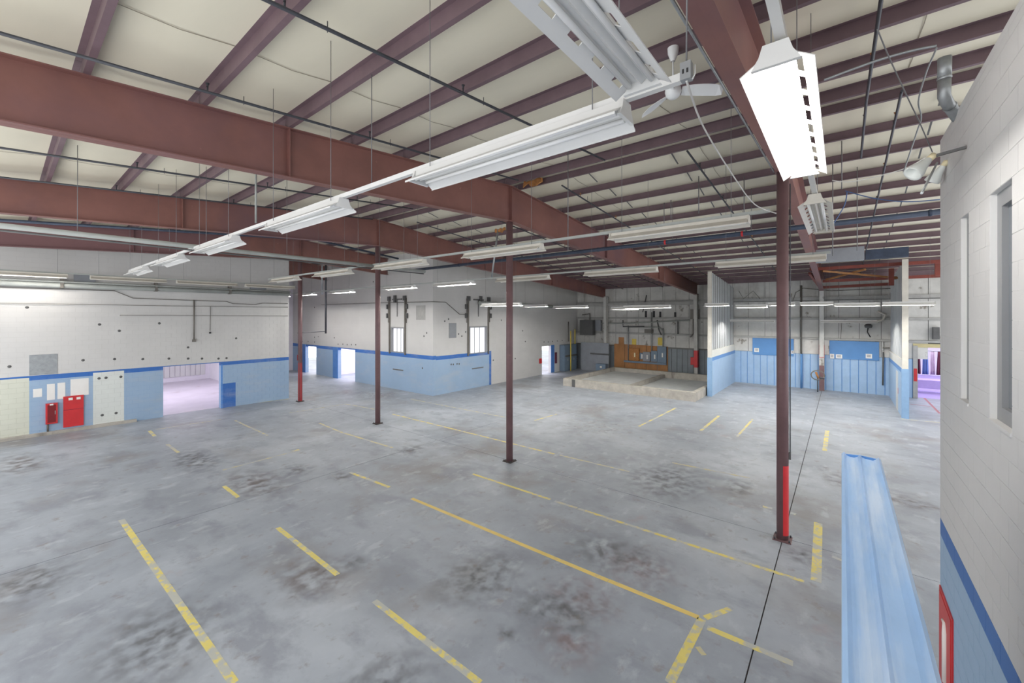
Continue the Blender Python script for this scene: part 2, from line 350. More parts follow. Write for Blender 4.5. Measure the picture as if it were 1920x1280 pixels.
for x, y, rx, ry, k in ((770, 843, .9, .7, 'dark'), (640, 893, .5, .6, 'dark'), (365, 862, .8, 2.2, 'dark'), (480, 905, .9, 2.0, 'brown'), (1045, 1140, .9, .9, 'dark'), (950, 1186, .16, .3, 'dark'), (590, 1080, .9, 1.0, 'brown'),
                        (660, 1055, .35, .5, 'dark'), (1150, 1040, .9, 1.4, 'dark'), (1385, 915, .9, .5, 'dark'), (1545, 879, .5, .2, 'brown'), (1570, 900, .9, .45, 'brown'), (1700, 940, .6, .9, 'brown'), (820, 960, 1.0, 1.2, 'pale'),
                        (1090, 1120, .8, .9, 'pink'), (1070, 1200, .7, .7, 'pink'), (1500, 1040, .5, .4, 'dark'), (60, 1090, .8, 1.2, 'dark'), (300, 1200, 1.0, 1.4, 'dark'), (900, 1080, 1.2, 1.0, 'dark'), (40, 870, .7, 2.0, 'brown'), (560, 880, .6, .8, 'dark'),
                        (1200, 1060, 1.0, 1.0, 'pink'), (715, 1290, .9, .8, 'dark'), (860, 960, .4, .3, 'pale'), (700, 740, 1.5, 2.0, 'pale'), (1250, 900, 2.0, 1.5, 'dark'), (1120, 800, 2.5, 2.5, 'pale')):
    p = onz(x, y); n = 14
    MB()._add([(p.x + rx * math.cos(2 * math.pi * q / n), p.y + ry * math.sin(2 * math.pi * q / n), .0012) for q in range(n)], [tuple(range(n))]).build('floor_stain', SM[k], floor)
for a, b in [((1706, 757), (1745, 762)), ((1722, 735), (1762, 775))]:
    line(a, b, .1, 'red_line', 'red_line')
# floor of the rooms beyond the openings
MB().box(-2, 10.2, LW + 0.35, 38.3, 0.0, 0.004).build('room_floor', M['lilac_floor'], floor)
MB().box(FW + 0.3, 47.5, -12, 5, 0.0, 0.004).build('room_floor', M['purple_floor'], floor)

# ------------------------------------------------------------------ ceiling: purlins, insulation, straps
ceiling = bpy.data.objects.new('ceiling', None); C.objects.link(ceiling); struct(ceiling)
PX = [0.75 + 1.41 * i for i in range(-2, 7)] + [10.42, 11.1] + [11.1 + 1.41 * i for i in range(1, 17)]
PH = 0.21
def zprof(flip):
    s = -1 if flip else 1
    return [(-0.07 * s, PH), (0.004 * s, PH), (0.004 * s, 0.006), (0.07 * s, 0.006), (0.07 * s, 0.022), (0.062 * s, 0.022), (0.062 * s, 0.0), (-0.004 * s, 0.0), (-0.004 * s, PH - 0.006), (-0.07 * s, PH - 0.006)]
pm = [MB().prism([(-0.075, PH), (0.005, PH), (0.005, 0.006), (0.075, 0.006), (0.075, 0.0), (-0.004, 0.0), (-0.004, PH - 0.006), (-0.075, PH - 0.006)], 1, -3.82, 3.82).mesh('purlin', M['purlin']),
      MB().prism([(0.075, PH), (-0.005, PH), (-0.005, 0.006), (-0.075, 0.006), (-0.075, 0.0), (0.004, 0.0), (0.004, PH - 0.006), (0.075, PH - 0.006)], 1, -3.82, 3.82).mesh('purlin', M['purlin'])]
def shown(x, y0, y1):
    if x > 17.2 and y0 > 23: return False
    return True
def insul_mesh(w, rise):
    mb = MB(); nx, ny = 8, 24; vs = []; fs = []
    for j in range(ny + 1):
        for i in range(nx + 1):
            u = i / nx; y = -3.825 + 7.65 * j / ny
            sag = -0.04 * math.sin(math.pi * u) ** 2 - 0.006 * math.sin(math.pi * u) ** 2 * math.sin(j * 2.1)
            vs.append((w * u, y, rise * u + sag))
    for j in range(ny):
        for i in range(nx):
            a = j * (nx + 1) + i; fs.append((a, a + 1, a + nx + 2, a + nx + 1))
    mb._add(vs, fs, True)
    return mb.mesh('insulation_panel', M['insul'])
IM = {}
seam_m = {}
for bi in range(len(FY) - 1):
    y0, y1 = FY[bi], FY[bi + 1]; yc = (y0 + y1) / 2
    for k, x in enumerate(PX):
        if not shown(x, y0, y1): continue
        o = put('purlin', pm[0 if x < RX else 1], ceiling, (x, yc, btop(x) + 0.002))
        if k + 1 < len(PX):
            x1 = PX[k + 1]; w = round(x1 - x, 3); rise = round(btop(x1) - btop(x), 4)
            key = (w, rise)
            if key not in IM: IM[key] = insul_mesh(w, rise)
            put('insulation_panel', IM[key], ceiling, (x, yc, btop(x) + PH + 0.008))
            if w > 1:                                        # seams and sag straps in every bay
                if key not in seam_m:
                    seam_m[key] = MB().bar((0.08, 0, -0.01), (w / 2, 0, rise / 2 - 0.052), 0.012, 0.004).bar((w / 2, 0, rise / 2 - 0.052), (w - 0.08, 0, rise - 0.01), 0.012, 0.004).mesh('seam_tape', M['seam'])
                for dy in (1.9, 5.7):
                    put('seam_tape', seam_m[key], ceiling, (x, y0 + dy, btop(x) + PH + 0.002))
                if x > 10:
                    for dy in (2.6, 5.1):
                        MB().bar((x + 0.03, y0 + dy, btop(x) + 0.19), (x + w * 0.62, y0 + dy, btop(x + w) + 0.12), 0.035, 0.012).build('sag_strap', M['cab_dark'], ceiling)
# outer sheeting above the insulation keeps daylight out
for xa, xb in ((PX[0] - 0.3, RX), (RX, FW + 0.4)):
    MB()._add([(xa, -7, btop(xa) + 0.36), (xb, -7, btop(xb) + 0.36), (xb, 40, btop(xb) + 0.36), (xa, 40, btop(xa) + 0.36),
               (xa, -7, btop(xa) + 0.40), (xb, -7, btop(xb) + 0.40), (xb, 40, btop(xb) + 0.40), (xa, 40, btop(xa) + 0.40)],
              [(3, 2, 1, 0), (4, 5, 6, 7), (0, 1, 5, 4), (1, 2, 6, 5), (2, 3, 7, 6), (3, 0, 4, 7)]).build('roof_sheet', M['girt'], ceiling)
MB().box(FW - 0.25, FW - 0.2, FY[0], 19.2, btop(FW) - 0.02, btop(FW) + 0.3).build('eave_strut', M['purlin'], ceiling)

# ------------------------------------------------------------------ rafter beams and columns
def rafter(y, label, xa=-2.2, xb=33.5):
    t = thing('rafter_beam', label, 'beam', (RX, y, bbot(RX)), 'red roof beams')
    segs = [(xa, RX), (RX, xb)] if xb > RX else [(xa, xb)]
    for a, b in segs:
        part(MB()._add([(a, y - .006, bbot(a)), (b, y - .006, bbot(b)), (b, y - .006, btop(b)), (a, y - .006, btop(a)),
                        (a, y + .006, bbot(a)), (b, y + .006, bbot(b)), (b, y + .006, btop(b)), (a, y + .006, btop(a))],
                       [(3, 2, 1, 0), (4, 5, 6, 7), (0, 1, 5, 4), (1, 2, 6, 5), (2, 3, 7, 6), (3, 0, 4, 7)]), 'web', M['beam'], t)
        for zf, n, w in ((btop, 'top_flange', .25), (bbot, 'bottom_flange', .25)):
            part(MB().bar((a, y, zf(a) - (0.01 if zf is btop else -0.01)), (b, y, zf(b) - (0.01 if zf is btop else -0.01)), w, .018), n, M['beam'], t)
    for xsx in [x for x in (RX, RX - 7.05, RX + 7.1, RX + 14.2, RX - 14) if segs[0][0] < x < segs[-1][1]]:
        for s in (-1, 1):
            part(MB().box(xsx - .008, xsx + .008, y + s * .006, y + s * .115, bbot(xsx) + .02, btop(xsx) - .02), 'stiffener', M['beam'], t)
    return t
rafter(FY[1], 'red steel roof beam passing beside the lit lamp, over the nearest column')
rafter(FY[2], 'large red steel roof beam crossing the ceiling over the second column')
rafter(FY[3], 'red steel roof beam over the third column, behind the large one')
rafter(FY[4], 'red steel roof beam just in front of the left block wall')
rafter(FY[5], 'short piece of red roof beam seen beyond the left wall corner', xa=10.9, xb=16.1)

COLL = ['nearest maroon pipe column with a bright red painted foot', 'second maroon pipe column under the large red beam', 'third maroon pipe column in line before the blue wall corner', 'farthest maroon pipe column, red at its foot, beside left wall corner']
for i, y in enumerate(FY[1:5]):
    t = thing('pipe_column', COLL[i], 'column', (COLX, y, 0), 'maroon columns in a row')
    zt = bbot(COLX)
    MB().tube([(0, 0, 0.02), (0, 0, zt - 0.02)], 0.112, 20).build('shaft', M['column'], t)
    MB().box(-.17, .17, -.17, .17, 0.0, 0.02).build('base_plate', M['joint'] if i else M['column'], t)
    MB().box(-.14, .14, -.14, .14, zt - 0.02, zt).build('cap_plate', M['beam'], t)
    for sx in (-1, 1):
        for sy in (-1, 1):
            MB().tube([(sx * .135, sy * .135, .02), (sx * .135, sy * .135, .06)], .016, 6).build('anchor_bolt', M['dark_pipe'], t)
    if i in (0, 3):                                           # red protective paint on the lower shaft
        mb = MB(); n = 12; a0, a1 = (math.radians(190), math.radians(300)) if i == 0 else (0, 2 * math.pi)
        z0, z1 = (0.12, 1.62) if i == 0 else (0.03, 2.2)
        vs = []
        for z in (z0, z1):
            for k in range(n + 1):
                a = a0 + (a1 - a0) * k / n; vs.append((math.cos(a) * .1135, math.sin(a) * .1135, z))
        mb._add(vs, [(k, k + 1, n + 2 + k, n + 1 + k) for k in range(n)], True)
        mb.build('red_paint_band', M['red_paint'], t)
    if i == 0:
        MB().tube([(0.02, -.135, 1.9), (0.02, -.135, zt - .3)], 0.011, 6).build('conduit', M['dark_pipe'], t)
        MB().box(-.0, .05, -.15, -.112, 1.75, 1.9).build('junction_box', M['cab_dark'], t)

# ------------------------------------------------------------------ walls
def wall_mb(axis, p0, p1, a0, a1, z0, z1, holes):
    """grid of boxes around rectangular holes; axis 0: runs along X, occupying y p0..p1; axis 1: along Y, x p0..p1"""
    A = sorted({a0, a1, *[h[0] for h in holes], *[h[1] for h in holes]}); Z = sorted({z0, z1, *[h[2] for h in holes], *[h[3] for h in holes]})
    A = [a for a in A if a0 <= a <= a1]; Z = [z for z in Z if z0 <= z <= z1]
    mb = MB()
    for i in range(len(A) - 1):
        j = 0
        while j < len(Z) - 1:
            am, zm = (A[i] + A[i + 1]) / 2, (Z[j] + Z[j + 1]) / 2
            if any(h[0] < am < h[1] and h[2] < zm < h[3] for h in holes): j += 1; continue
            k = j + 1
            while k < len(Z) - 1 and not any(h[0] < am < h[1] and h[2] < (Z[k] + Z[k + 1]) / 2 < h[3] for h in holes): k += 1
            if axis == 0: mb.box(A[i], A[i + 1], p0, p1, Z[j], Z[k])
            else: mb.box(p0, p1, A[i], A[i + 1], Z[j], Z[k])
            j = k
    return mb
def blocks(parent, m, a0, a1, z0, z1, holes, face, depth, limit, keep=None, bw=0.4, bh=0.2, j=0.004):
    """running-bond blocks along X, faces at y=face, thickness depth (signed away from the viewer)"""
    out = []; r = 0; z = z0
    while z < z1 - 0.02:
        zt = min(z + bh, z1); x = a0 - (bw / 2 if r % 2 else 0)
        while x < a1:
            pieces = [(max(x, a0), min(x + bw, a1))]
            for h in holes:
                if h[2] < (z + zt) / 2 < h[3]:
                    nx = []
                    for p in pieces:
                        if h[1] <= p[0] or h[0] >= p[1]: nx.append(p); continue
                        if p[0] < h[0]: nx.append((p[0], h[0]))
                        if p[1] > h[1]: nx.append((h[1], p[1]))
                    pieces = nx
            for p in pieces:
                if p[1] - p[0] > 0.03: out.append((p[0] + j, p[1] - j, z + j, zt - j))
            x += bw
        z += bh; r += 1
    def dist(b):
        return math.hypot((b[0] + b[1]) / 2, face) + abs((b[2] + b[3]) / 2 - EYE) * 0.3
    vis = [b for b in out if keep is None or keep(b)]
    vis.sort(key=dist); single = set(vis[:limit]); cache = {}
    rest = MB()
    for b in out:
        if b in single:
            w, h = round(b[1] - b[0], 3), round(b[3] - b[2], 3)
            if (w, h) not in cache: cache[(w, h)] = MB().box(0, w, 0, depth, 0, h).mesh('block', m)
            put('block', cache[(w, h)], parent, (b[0], face, b[2]))
        else:
            rest.box(b[0], b[1], face, face + depth, b[2], b[3])
    if rest.v: stuff(rest.build('block_courses', m, parent))

ZL = lambda x: bbot(x) + 0.6
# left wall
LH = [(4.9, 7.25, -1, 2.4)]
wall_left = struct(wall_mb(0, LW + 0.005, LW + 0.3, -2.6, 10.65, 0, 8.7, LH).build('wall_left', M['mortar_l']))
blocks(wall_left, M['wl'], -2.6, 10.65, 0.0, 8.6, LH, LW, 0.03, 290, keep=lambda b: b[0] > 0.0 and b[2] < 6.2)
# return wall and rooms behind it
struct(MB().box(10.2, 10.65, LW + 0.3, 38.3, 0, 8.6).build('wall_return', M['lilac_wall']))
struct(MB().box(-2.6, BW + 0.3, 38.3, 38.6, 0, 8.6).build('wall_end', M['lilac_wall']))
we = bpy.data.objects['wall_end']
for i in range(32):                                           # white ribbed sheeting seen through the opening
    MB().box(0.0 + i * .31, 0.27 + i * .31, 38.24, 38.3, 0.35, 4.2).build('rib_sheet', M['white'], we)
struct(MB().box(-2.6, 10.2, LW + 0.3, 38.3, 4.4, 4.5).build('ceiling_room', M['lilac_wall']))
t = tag(MB().box(3.5, 8.5, 29, 34, 4.30, 4.36).build('ceiling_light_panel', M['room_dim']), 'glowing ceiling panel in the room behind the left wall opening', 'ceiling light')
struct(MB().box(-2.6, 3.92, LW - 0.22, LW - 0.002, 0.0, 0.11).build('baseboard_left', M['concrete']))
t = bpy.data.objects['baseboard_left']
# back wall (runs along Y) with two doorways and a service window
BH = [(28.0, 30.45, -1, 2.34), (33.95, 35.85, -1, 2.28), (22.1, 23.55, 2.44, 4.12)]
struct(wall_mb(1, BW, BW + 0.25, SW, 38.3, 0, 9.1, BH).build('wall_back', M['wb']))
# side wall (runs along X) with service window and doorway
SH = [(19.5, 21.25, 2.30, 4.15), (28.0, 29.35, -1, 2.33)]
struct(wall_mb(0, SW, SW + 0.25, BW + 0.25, FW, 0, 9.0, SH).build('wall_side', M['ws']))
for nm, bx in (('trim_1', (BW - .03, BW, 30.45, 31.2, 0, 2.42)), ('trim_2', (BW - .03, BW, 35.85, 36.7, 0, 2.42))):
    struct(MB().box(*bx).build(nm, MATS.get('door_jamb_blue') or mat('door_jamb_blue', (78, 126, 190), 0.5)))
# rooms behind back wall / side wall: white walls and light
struct(MB().box(20.6, 20.8, SW + 0.25, 38.3, 0, 4.6).build('wall_room_back', M['lilac_wall']))
struct(MB().box(BW + 0.25, 20.6, 32.2, 32.4, 0, 4.5).build('wall_room_divider', M['lilac_wall']))
struct(MB().box(BW + 0.25, FW, SW + 4.2, SW + 4.4, 0, 4.6).build('wall_room_side', M['lilac_wall']))
struct(MB().box(BW + 0.25, FW, SW + 0.25, 38.3, 4.6, 4.7).build('ceiling_room_back', M['lilac_wall']))
for bx, lb in (((17.2, 20.2, 25, 31.6), 'glowing ceiling panel in the bright room behind the blue doorway'),
               ((17.2, 20.2, 33, 37), 'glowing ceiling panel in the passage behind the farthest doorway'),
               ((21, 25, SW + 1, SW + 3.8), 'glowing ceiling panel in the room behind the right service window'),
               ((17.0, 20, SW + 1, SW + 3.8), 'glowing ceiling panel in the corner room behind the left service window'),
               ((26.5, 31, SW + 1, SW + 3.8), 'glowing ceiling panel in the room behind the door of the white wall')):
    tag(MB().box(*bx, 4.48, 4.54).build('ceiling_light_panel', M['room_light']), lb, 'ceiling light', 'lights of the back rooms')
# right wall: painted concrete block with two slot windows
RH = [(4.43, 4.98, 4.02, 5.82), (5.68, 6.0, 4.02, 5.82)]
wall_right = struct(wall_mb(0, RW - 0.19, RW - 0.003, -1.5, 7.1, 0, 6.9, RH).build('wall_right', M['mortar_r']))
blocks(wall_right, M['wr'], -1.5, 7.1, 0.02, 6.9, RH, RW, -0.03, 290, keep=lambda b: b[0] > 4.1 and b[2] > 0.6, j=0.0025)
struct(MB().box(6.9, 7.1, -6.5, RW - 0.19, 0, 6.9).build('wall_right_return', M['mortar_r']))
MB().box(-1.5, 7.1, -6.5, RW, 6.9, 6.96).build('coping', M['wr'], wall_right)
for i, h in enumerate(RH):
    w = struct(thing('window_%d' % (i + 1), '', 'window')); del w['label']; del w['category']
    a0, a1, z0, z1 = h
    yf = RW - 0.04
    fw = 0.12 if i == 0 else 0.07
    MB().box(a0, a0 + fw, yf - .05, yf, z0, z1).build('window_frame', M['frame_grey'], w)
    MB().box(a1 - fw, a1, yf - .05, yf, z0, z1).build('window_frame', M['frame_grey'], w)
    MB().box(a0 + fw, a1 - fw, yf - .05, yf, z1 - fw, z1).build('window_frame', M['frame_grey'], w)
    MB().box(a0 + fw, a1 - fw, yf - .05, yf, z0, z0 + fw).build('window_frame', M['frame_grey'], w)
    MB().box(a0 + fw, a1 - fw, yf - .045, yf - .035, z0 + fw, z1 - fw).build('pane', M['glass'], w)
    MB().box(a0 - .0, a1, yf, RW + .01, z0 - .02, z0 + .008).build('window_sill', M['wr'], w)

# far wall: backing, lower boards, upper panels, girts
FOP = [(-9.0, -3.3, -1, 3.0)]
wall_far = struct(wall_mb(1, FW, FW + 0.2, -7, SW, 0, 7.55, FOP).build('wall_far', mat('grey_wall_backing', (120, 120, 118), 0.7)))
y = -3.3
lo_m = {}
while y < SW - 0.05:
    y2 = min(y + 0.41, SW)
    blue = (y + y2) / 2 < 6.2
    if y < -3.2:
        MB().box(FW - .012, FW, -3.3, 6.2, 0, 2.3).build('seam_backing', M['rail_dark'], wall_far)
    zt = 2.3 if blue else 2.2
    MB().box(FW - 0.045, FW, y + 0.018, y2 - 0.018, 0.0, zt).build('board', M['panel_blue' if blue else 'panel_grey'], wall_far)
    y = y2
y = -7.0
while y < SW - 0.05:                                           # upper sheets in three courses
    y2 = min(y + 1.02, SW)
    for z0, z1 in ((2.32, 3.28), (3.42, 4.6), (4.74, 5.85), (6.1, 7.3)):
        if y2 < -3.2 and z0 < 3.0: continue
        MB().box(FW - 0.03, FW, y + 0.014, y2 - 0.014, z0, z1).build('panel', M['panel_white'], wall_far)
    y = y2
for z, h in ((3.35, .12), (4.67, .12), (6.0, .2)):
    MB().box(FW - 0.16, FW - 0.03, -7, SW, z - h / 2, z + h / 2).build('girt', M['girt'], wall_far)
MB().box(FW - 0.34, FW - 0.18, 6.4, SW - .1, 5.72, 5.98).build('girt', M['girt'], wall_far)
MB().box(FW - 0.06, FW + 0.02, -7, -3.3, 3.0, 3.22).build('door_header', M['beige_trim'], wall_far)
MB().box(FW - 0.1, FW + 0.02, -3.5, -3.3, 0, 3.1).build('door_post', M['girt'], wall_far)
MB().box(FW - 0.12, FW - 0.05, -3.47, -3.33, 1.0, 1.75).build('door_post_guard', M['red_paint'], wall_far)
for y, lb in ((1.0, 'white far-wall frame column with red middle between the two blue boards'), (8.7, 'white far-wall frame column beside the ribbed partition and red box'), (16.2, 'white far-wall frame column left of the brown plywood')):
    t = thing('wall_column', lb, 'column', (FW - .3, y, 0), 'white frame columns on the far wall')
    MB()._add([(-.18, -.12, 0), (.1, -.12, 0), (.1, .12, 0), (-.18, .12, 0), (-.42, -.12, 6.55), (.1, -.12, 6.55), (.1, .12, 6.55), (-.42, .12, 6.55)],
              [(3, 2, 1, 0), (4, 5, 6, 7), (0, 1, 5, 4), (1, 2, 6, 5), (2, 3, 7, 6), (3, 0, 4, 7)]).build('shaft', M['panel_white'], t)
    if y < 5:
        MB().box(-.26, .11, -.13, .13, 2.15, 2.95).build('red_band', M['red_paint'], t)
        MB().box(-.24, .11, -.13, .13, 0.0, 2.14).build('maroon_band', M['column'], t)
    elif y < 10:
        MB().box(-.27, .11, -.13, .13, 0.9, 2.2).build('red_band', M['red_paint'], t)
    else:
        MB().box(-.27, .11, -.13, .13, 0.02, 2.3).build('maroon_band', M['column'], t)

# room beyond the far-right opening
struct(MB().box(47.5, 47.8, -14, 6, 0, 5).build('wall_beyond', M['lilac_wall']))
struct(MB().box(FW + 0.25, 47.5, -14, 6, 4.6, 4.7).build('ceiling_beyond', M['lilac_wall']))
tag(MB().box(36, 44, -9, -3, 4.45, 4.52).build('ceiling_light_panel', M['room_dim']), 'glowing ceiling panel in the violet room beyond the far opening', 'ceiling light')
t = thing('clothes_rail', 'metal clothes rail hung with dark and lilac fabric beyond the far opening', 'clothes rail', (39, -4.7, 0))
MB().tube([(0, -1.6, 0), (0, -1.6, 2.5), (0, 1.5, 2.5), (0, 1.5, 0)], .03, 8).build('rail', M['galv'], t)
cl = [('blue_cloth', 1.2, .55), ('dark_cloth', .65, .25), ('blue_cloth', .3, .3), ('pale_cloth', -.05, .25), ('dark_cloth', -.45, .4), ('lilac_cloth', -.85, .35), ('dark_cloth', -1.25, .4)]
for i, (m, yy, w) in enumerate(cl):
    mb = MB(); vs = []; n = 8
    for j in range(7):
        z = 2.48 - j * .26
        for k in range(n + 1):
            vs.append((0.06 * math.sin(k * 1.9 + i) * (0.3 + j / 6) , yy - w / 2 * (0.75 + j * .05) + w * (0.75 + j * .05) * k / n, z))
    mb._add(vs, [(j * (n + 1) + k, j * (n + 1) + k + 1, (j + 1) * (n + 1) + k + 1, (j + 1) * (n + 1) + k) for j in range(6) for k in range(n)], True)
    g = mb.build('hanging_cloth', M[m], t)
    sm = g.modifiers.new('thickness', 'SOLIDIFY'); sm.thickness = 0.02
t = thing('long_table', 'long table under a pale lilac cloth beyond the far opening', 'table', (36.8, -4.6, 0))
MB().box(-.5, .5, -1.6, 1.5, .78, .82).build('table_top', M['lilac_cloth'], t)
MB().box(-.52, -.5, -1.62, 1.52, .3, .82).build('cloth_drop', M['lilac_cloth'], t)
for sx in (-.4, .4):
    for sy in (-1.4, 1.3):
        MB().tube([(sx, sy, 0), (sx, sy, .78)], .025, 8).build('leg', M['galv'], t)

# ------------------------------------------------------------------ bay partitions
def partition(nm, y, label_sheet):
    x0, x1 = 26.8, FW - 0.05
    w = struct(MB().box(x0 + .06, x1, y - .1, y + .1, 0, 2.75).build(nm, M['part_blue']))
    n = 14; dx = (x1 - x0 - .1) / n
    MB()._add([(x0, y + .0, 2.75), (x1, y + .0, 2.75), (x1, y + .03, 2.75), (x0, y + .03, 2.75), (x0, y, btop(x0) - .32), (x1, y, btop(x1) - .32), (x1, y + .03, btop(x1) - .32), (x0, y + .03, btop(x0) - .32)],
              [(3, 2, 1, 0), (4, 5, 6, 7), (0, 1, 5, 4), (1, 2, 6, 5), (2, 3, 7, 6), (3, 0, 4, 7)]).build('rib_shade_sheet', M['cab_dark'], w)  # dark sheet added so its colour gives the shadow lines between ribs
    for i in range(n):
        a = x0 + .1 + i * dx; zt = btop(a) - 0.3
        for s_ in (-1, 1):
            yy = y if s_ < 0 else y + .03
            MB().prism([(a, yy), (a + dx * .05, yy + s_ * .014), (a + dx * .55, yy + s_ * .014), (a + dx * .6, yy)], 2, 2.75, zt).build('ribbed_sheet', M['sheet'], w)
    MB().box(x0 - .06, x0 + .06, y - .13, y + .13, 0, 2.34).build('end_post', M['post_blue'], w)
    MB().box(x0 - .05, x0 + .06, y - .11, y + .11, 2.34, btop(x0) - .3).build('end_post', M['white_dirty'], w)
    return w
partition('wall_partition_left', 6.2, '')
pr = partition('wall_partition_right', -2.35, '')
MB().box(28.6, 29.6, -2.26, -2.24, 0.02, 2.0).build('door_leaf', M['white'], pr)
MB().box(28.55, 28.6, -2.262, -2.24, 0.9, 1.2).build('door_bar', M['red_paint'], pr)

# ------------------------------------------------------------------ concrete containment pit
t = thing('containment_pit', 'low raw concrete curb enclosing two shallow basins before far wall', 'concrete curb', (24.5, 10.7, 0))
for n, bx in (('curb', (24.5, 24.78, 6.42, 15.1, 0, .52)), ('curb', (32.3, 32.55, 6.42, 15.1, 0, .52)), ('curb', (24.78, 32.3, 14.85, 15.1, 0, .52)), ('curb', (24.78, 32.3, 6.42, 6.66, 0, .52)),
              ('basin_slab', (24.78, 32.3, 10.95, 14.85, 0, .22)), ('basin_slab', (24.78, 32.3, 6.66, 10.7, 0, .05)), ('divider', (24.78, 32.3, 10.7, 10.95, 0, .3))):
    part(MB().box(*bx), n, M['basin'] if n == 'basin_slab' else M['concrete'], t)
part(MB().box(24.488, 24.5, 14.15, 14.4, 0, .5), 'patch', M['cab_dark'], t)

# ------------------------------------------------------------------ blue guard wall with ribbed cap beside the camera
t = thing('guard_wall', 'blue sheet-metal guard wall with ribbed glossy cap at lower right', 'guard rail', (1.5, -.11, 0))
part(MB().box(-1.2, 3.72, -.19, -.05, 0.0, 3.78), 'wall_panel', M['rail_dark'], t)
prof = []
ys_ = [(-.215, -.05), (-.213, .012), (-.200, .026), (-.186, .008), (-.172, -.002), (-.13, .002), (-.114, .008), (-.102, .03), (-.090, .008), (-.07, -.002), (-.04, .0), (-.028, .008), (-.015, .028), (-.002, .014), (.0, -.05)]
prof = [(a, 3.84 + b) for a, b in ys_] + [(-.01, 3.79), (-.205, 3.79)]
mb = MB().prism(prof, 0, -1.2, 3.82)
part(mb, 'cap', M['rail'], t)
part(MB().prism([(-.214, 3.79), (-.214, 3.85), (-.11, 3.858), (-.001, 3.85), (-.001, 3.79)], 0, 3.82, 3.835), 'end_cap', M['rail_dark'], t)

# ------------------------------------------------------------------ fluorescent fixtures
LEN = 2.44
def wing_mesh(s, slots, m):
    mb = MB(); a, b = (.062, .045), (.185, -.035)           # (across, height)
    if not slots:
        mb.prism([(s * a[0], a[1]), (s * b[0], b[1]), (s * (b[0] + .004), b[1] + .006), (s * (a[0] + .004), a[1] + .008)], 0, -LEN / 2, LEN / 2)
        mb.prism([(s * b[0], b[1]), (s * b[0], b[1] - .012), (s * (b[0] + .004), b[1] - .012), (s * (b[0] + .004), b[1] + .004)], 0, -LEN / 2, LEN / 2)
    else:
        def P(t, h=0): return (s * (a[0] + (b[0] - a[0]) * t + h * .5), a[1] + (b[1] - a[1]) * t + h)
        def seg(t0, t1, x0, x1): mb.prism([P(t0), P(t1), P(t1, .005), P(t0, .005)], 0, x0, x1)
        n, sl = (9, .125) if slots == 1 else (9, .205)
        if slots == 2 and s > 0: seg(0, 1.0, -LEN / 2, LEN / 2); n = 0
        else: seg(0, .22, -LEN / 2, LEN / 2); seg(.52, 1.0, -LEN / 2, LEN / 2)
        n_ = n or 1; gap = (LEN - n_ * sl) / n_; x = -LEN / 2
        for i in range(n):
            seg(.22, .52, x, x + gap / 2); seg(.22, .52, x + gap / 2 + sl, x + gap + sl); x += gap + sl
    return mb.mesh('reflector_wing', m)
FM = {}
for key, m in (('w', M['white']), ('d', M['white_dirty'])):
    for sl in (0, 1, 2):
        for s in (-1, 1): FM['wing', key, sl, s] = wing_mesh(s, sl, m)
    FM['house', key] = MB().prism([(-.062, .042), (.062, .042), (.055, .11), (-.055, .11)], 0, -LEN / 2, LEN / 2).prism([(-.03, .042), (0, .012), (.03, .042)], 0, -LEN / 2 + .02, LEN / 2 - .02).mesh('housing', m)
    FM['end', key] = MB().prism([(-.125, -.02), (.125, -.02), (.085, .045), (.065, .112), (-.065, .112), (-.085, .045)], 0, -.014, .014).mesh('end_cap', m)
FM['tube0'] = MB().tube([(-LEN / 2 + .04, 0, 0), (LEN / 2 - .04, 0, 0)], .019, 10).mesh('tube', M['tube_off'])
FM['tube2'] = MB().tube([(-LEN / 2 + .04, 0, 0), (LEN / 2 - .04, 0, 0)], .019, 10).mesh('tube', M['tube_soft'])
FM['tube1'] = MB().tube([(-LEN / 2 + .04, 0, 0), (LEN / 2 - .04, 0, 0)], .019, 10).mesh('tube', M['tube_on'])
def fixture(x, y, z, along, label, lit=False, slots=0, dirty=True, group='strip lights', rods=True, top=None, tilt=0):
    t = thing('strip_light', label, 'strip light', (x, y, z), group)
    t.rotation_euler = (tilt, 0, 0 if along == 'X' else math.pi / 2)
    k = 'd' if dirty else 'w'
    put('housing', FM['house', k], t)
    for s in (-1, 1):
        put('reflector_wing', FM['wing', k, slots, s], t)
        put('tube', FM['tube%d' % int(lit)], t, (0, s * .075, .012))
        put('end_cap', FM['end', k], t, (s * (LEN / 2 + .0), 0, 0))
        if rods:
            hx = s * (LEN / 2 - .25)
            wx, wy = (x + hx, y) if along == 'X' else (x, y + hx)
            zt = (top if top is not None else btop(wx) + .17) - z
            MB().tube([(hx, .05, .10), (hx, .05, zt)], .0045, 5).build('hanger_rod', M['wire'], t)
    return t
def raceway(a, b, label, w=.055, m='white'):
    t = tag(MB().bar(a, b, w, w).build('lighting_raceway', M[m]), label, 'raceway', 'white lighting raceways')
    return t
H2 = LEN / 2
RA = [1.27, 5.33, 9.45, 13.4, 17.6]
ends = ['by the ceiling fan', 'before the large red beam', 'past the large red beam', 'fourth in its row', 'smallest at the far end of its row']
for i, y in enumerate(RA):
    fixture(2.95, y + H2, 6.35, 'Y', 'unlit white strip light in the nearest row, %s' % ends[i], dirty=False, group='strip lights of the nearest row', tilt=0)
raceway((2.95, 0.86, 6.492), (2.95, 20.2, 6.492), 'straight white raceway joining the nearest left-running row of lights')
f1 = fixture(1.42, 1.02, 6.35, 'X', 'unlit white slotted strip light cut off by the top edge of the photo', slots=1, dirty=False, group='strip lights along the hall')
lit1 = fixture(4.05, 0.30, 6.33, 'X', 'brightly lit slotted strip light above the nearest column', lit=2, slots=2, dirty=False, group='strip lights along the hall')
fixture(8.0, 0.28, 6.36, 'X', 'unlit dusty strip light seen end-on right of the nearest column', slots=1, group='strip lights along the hall')
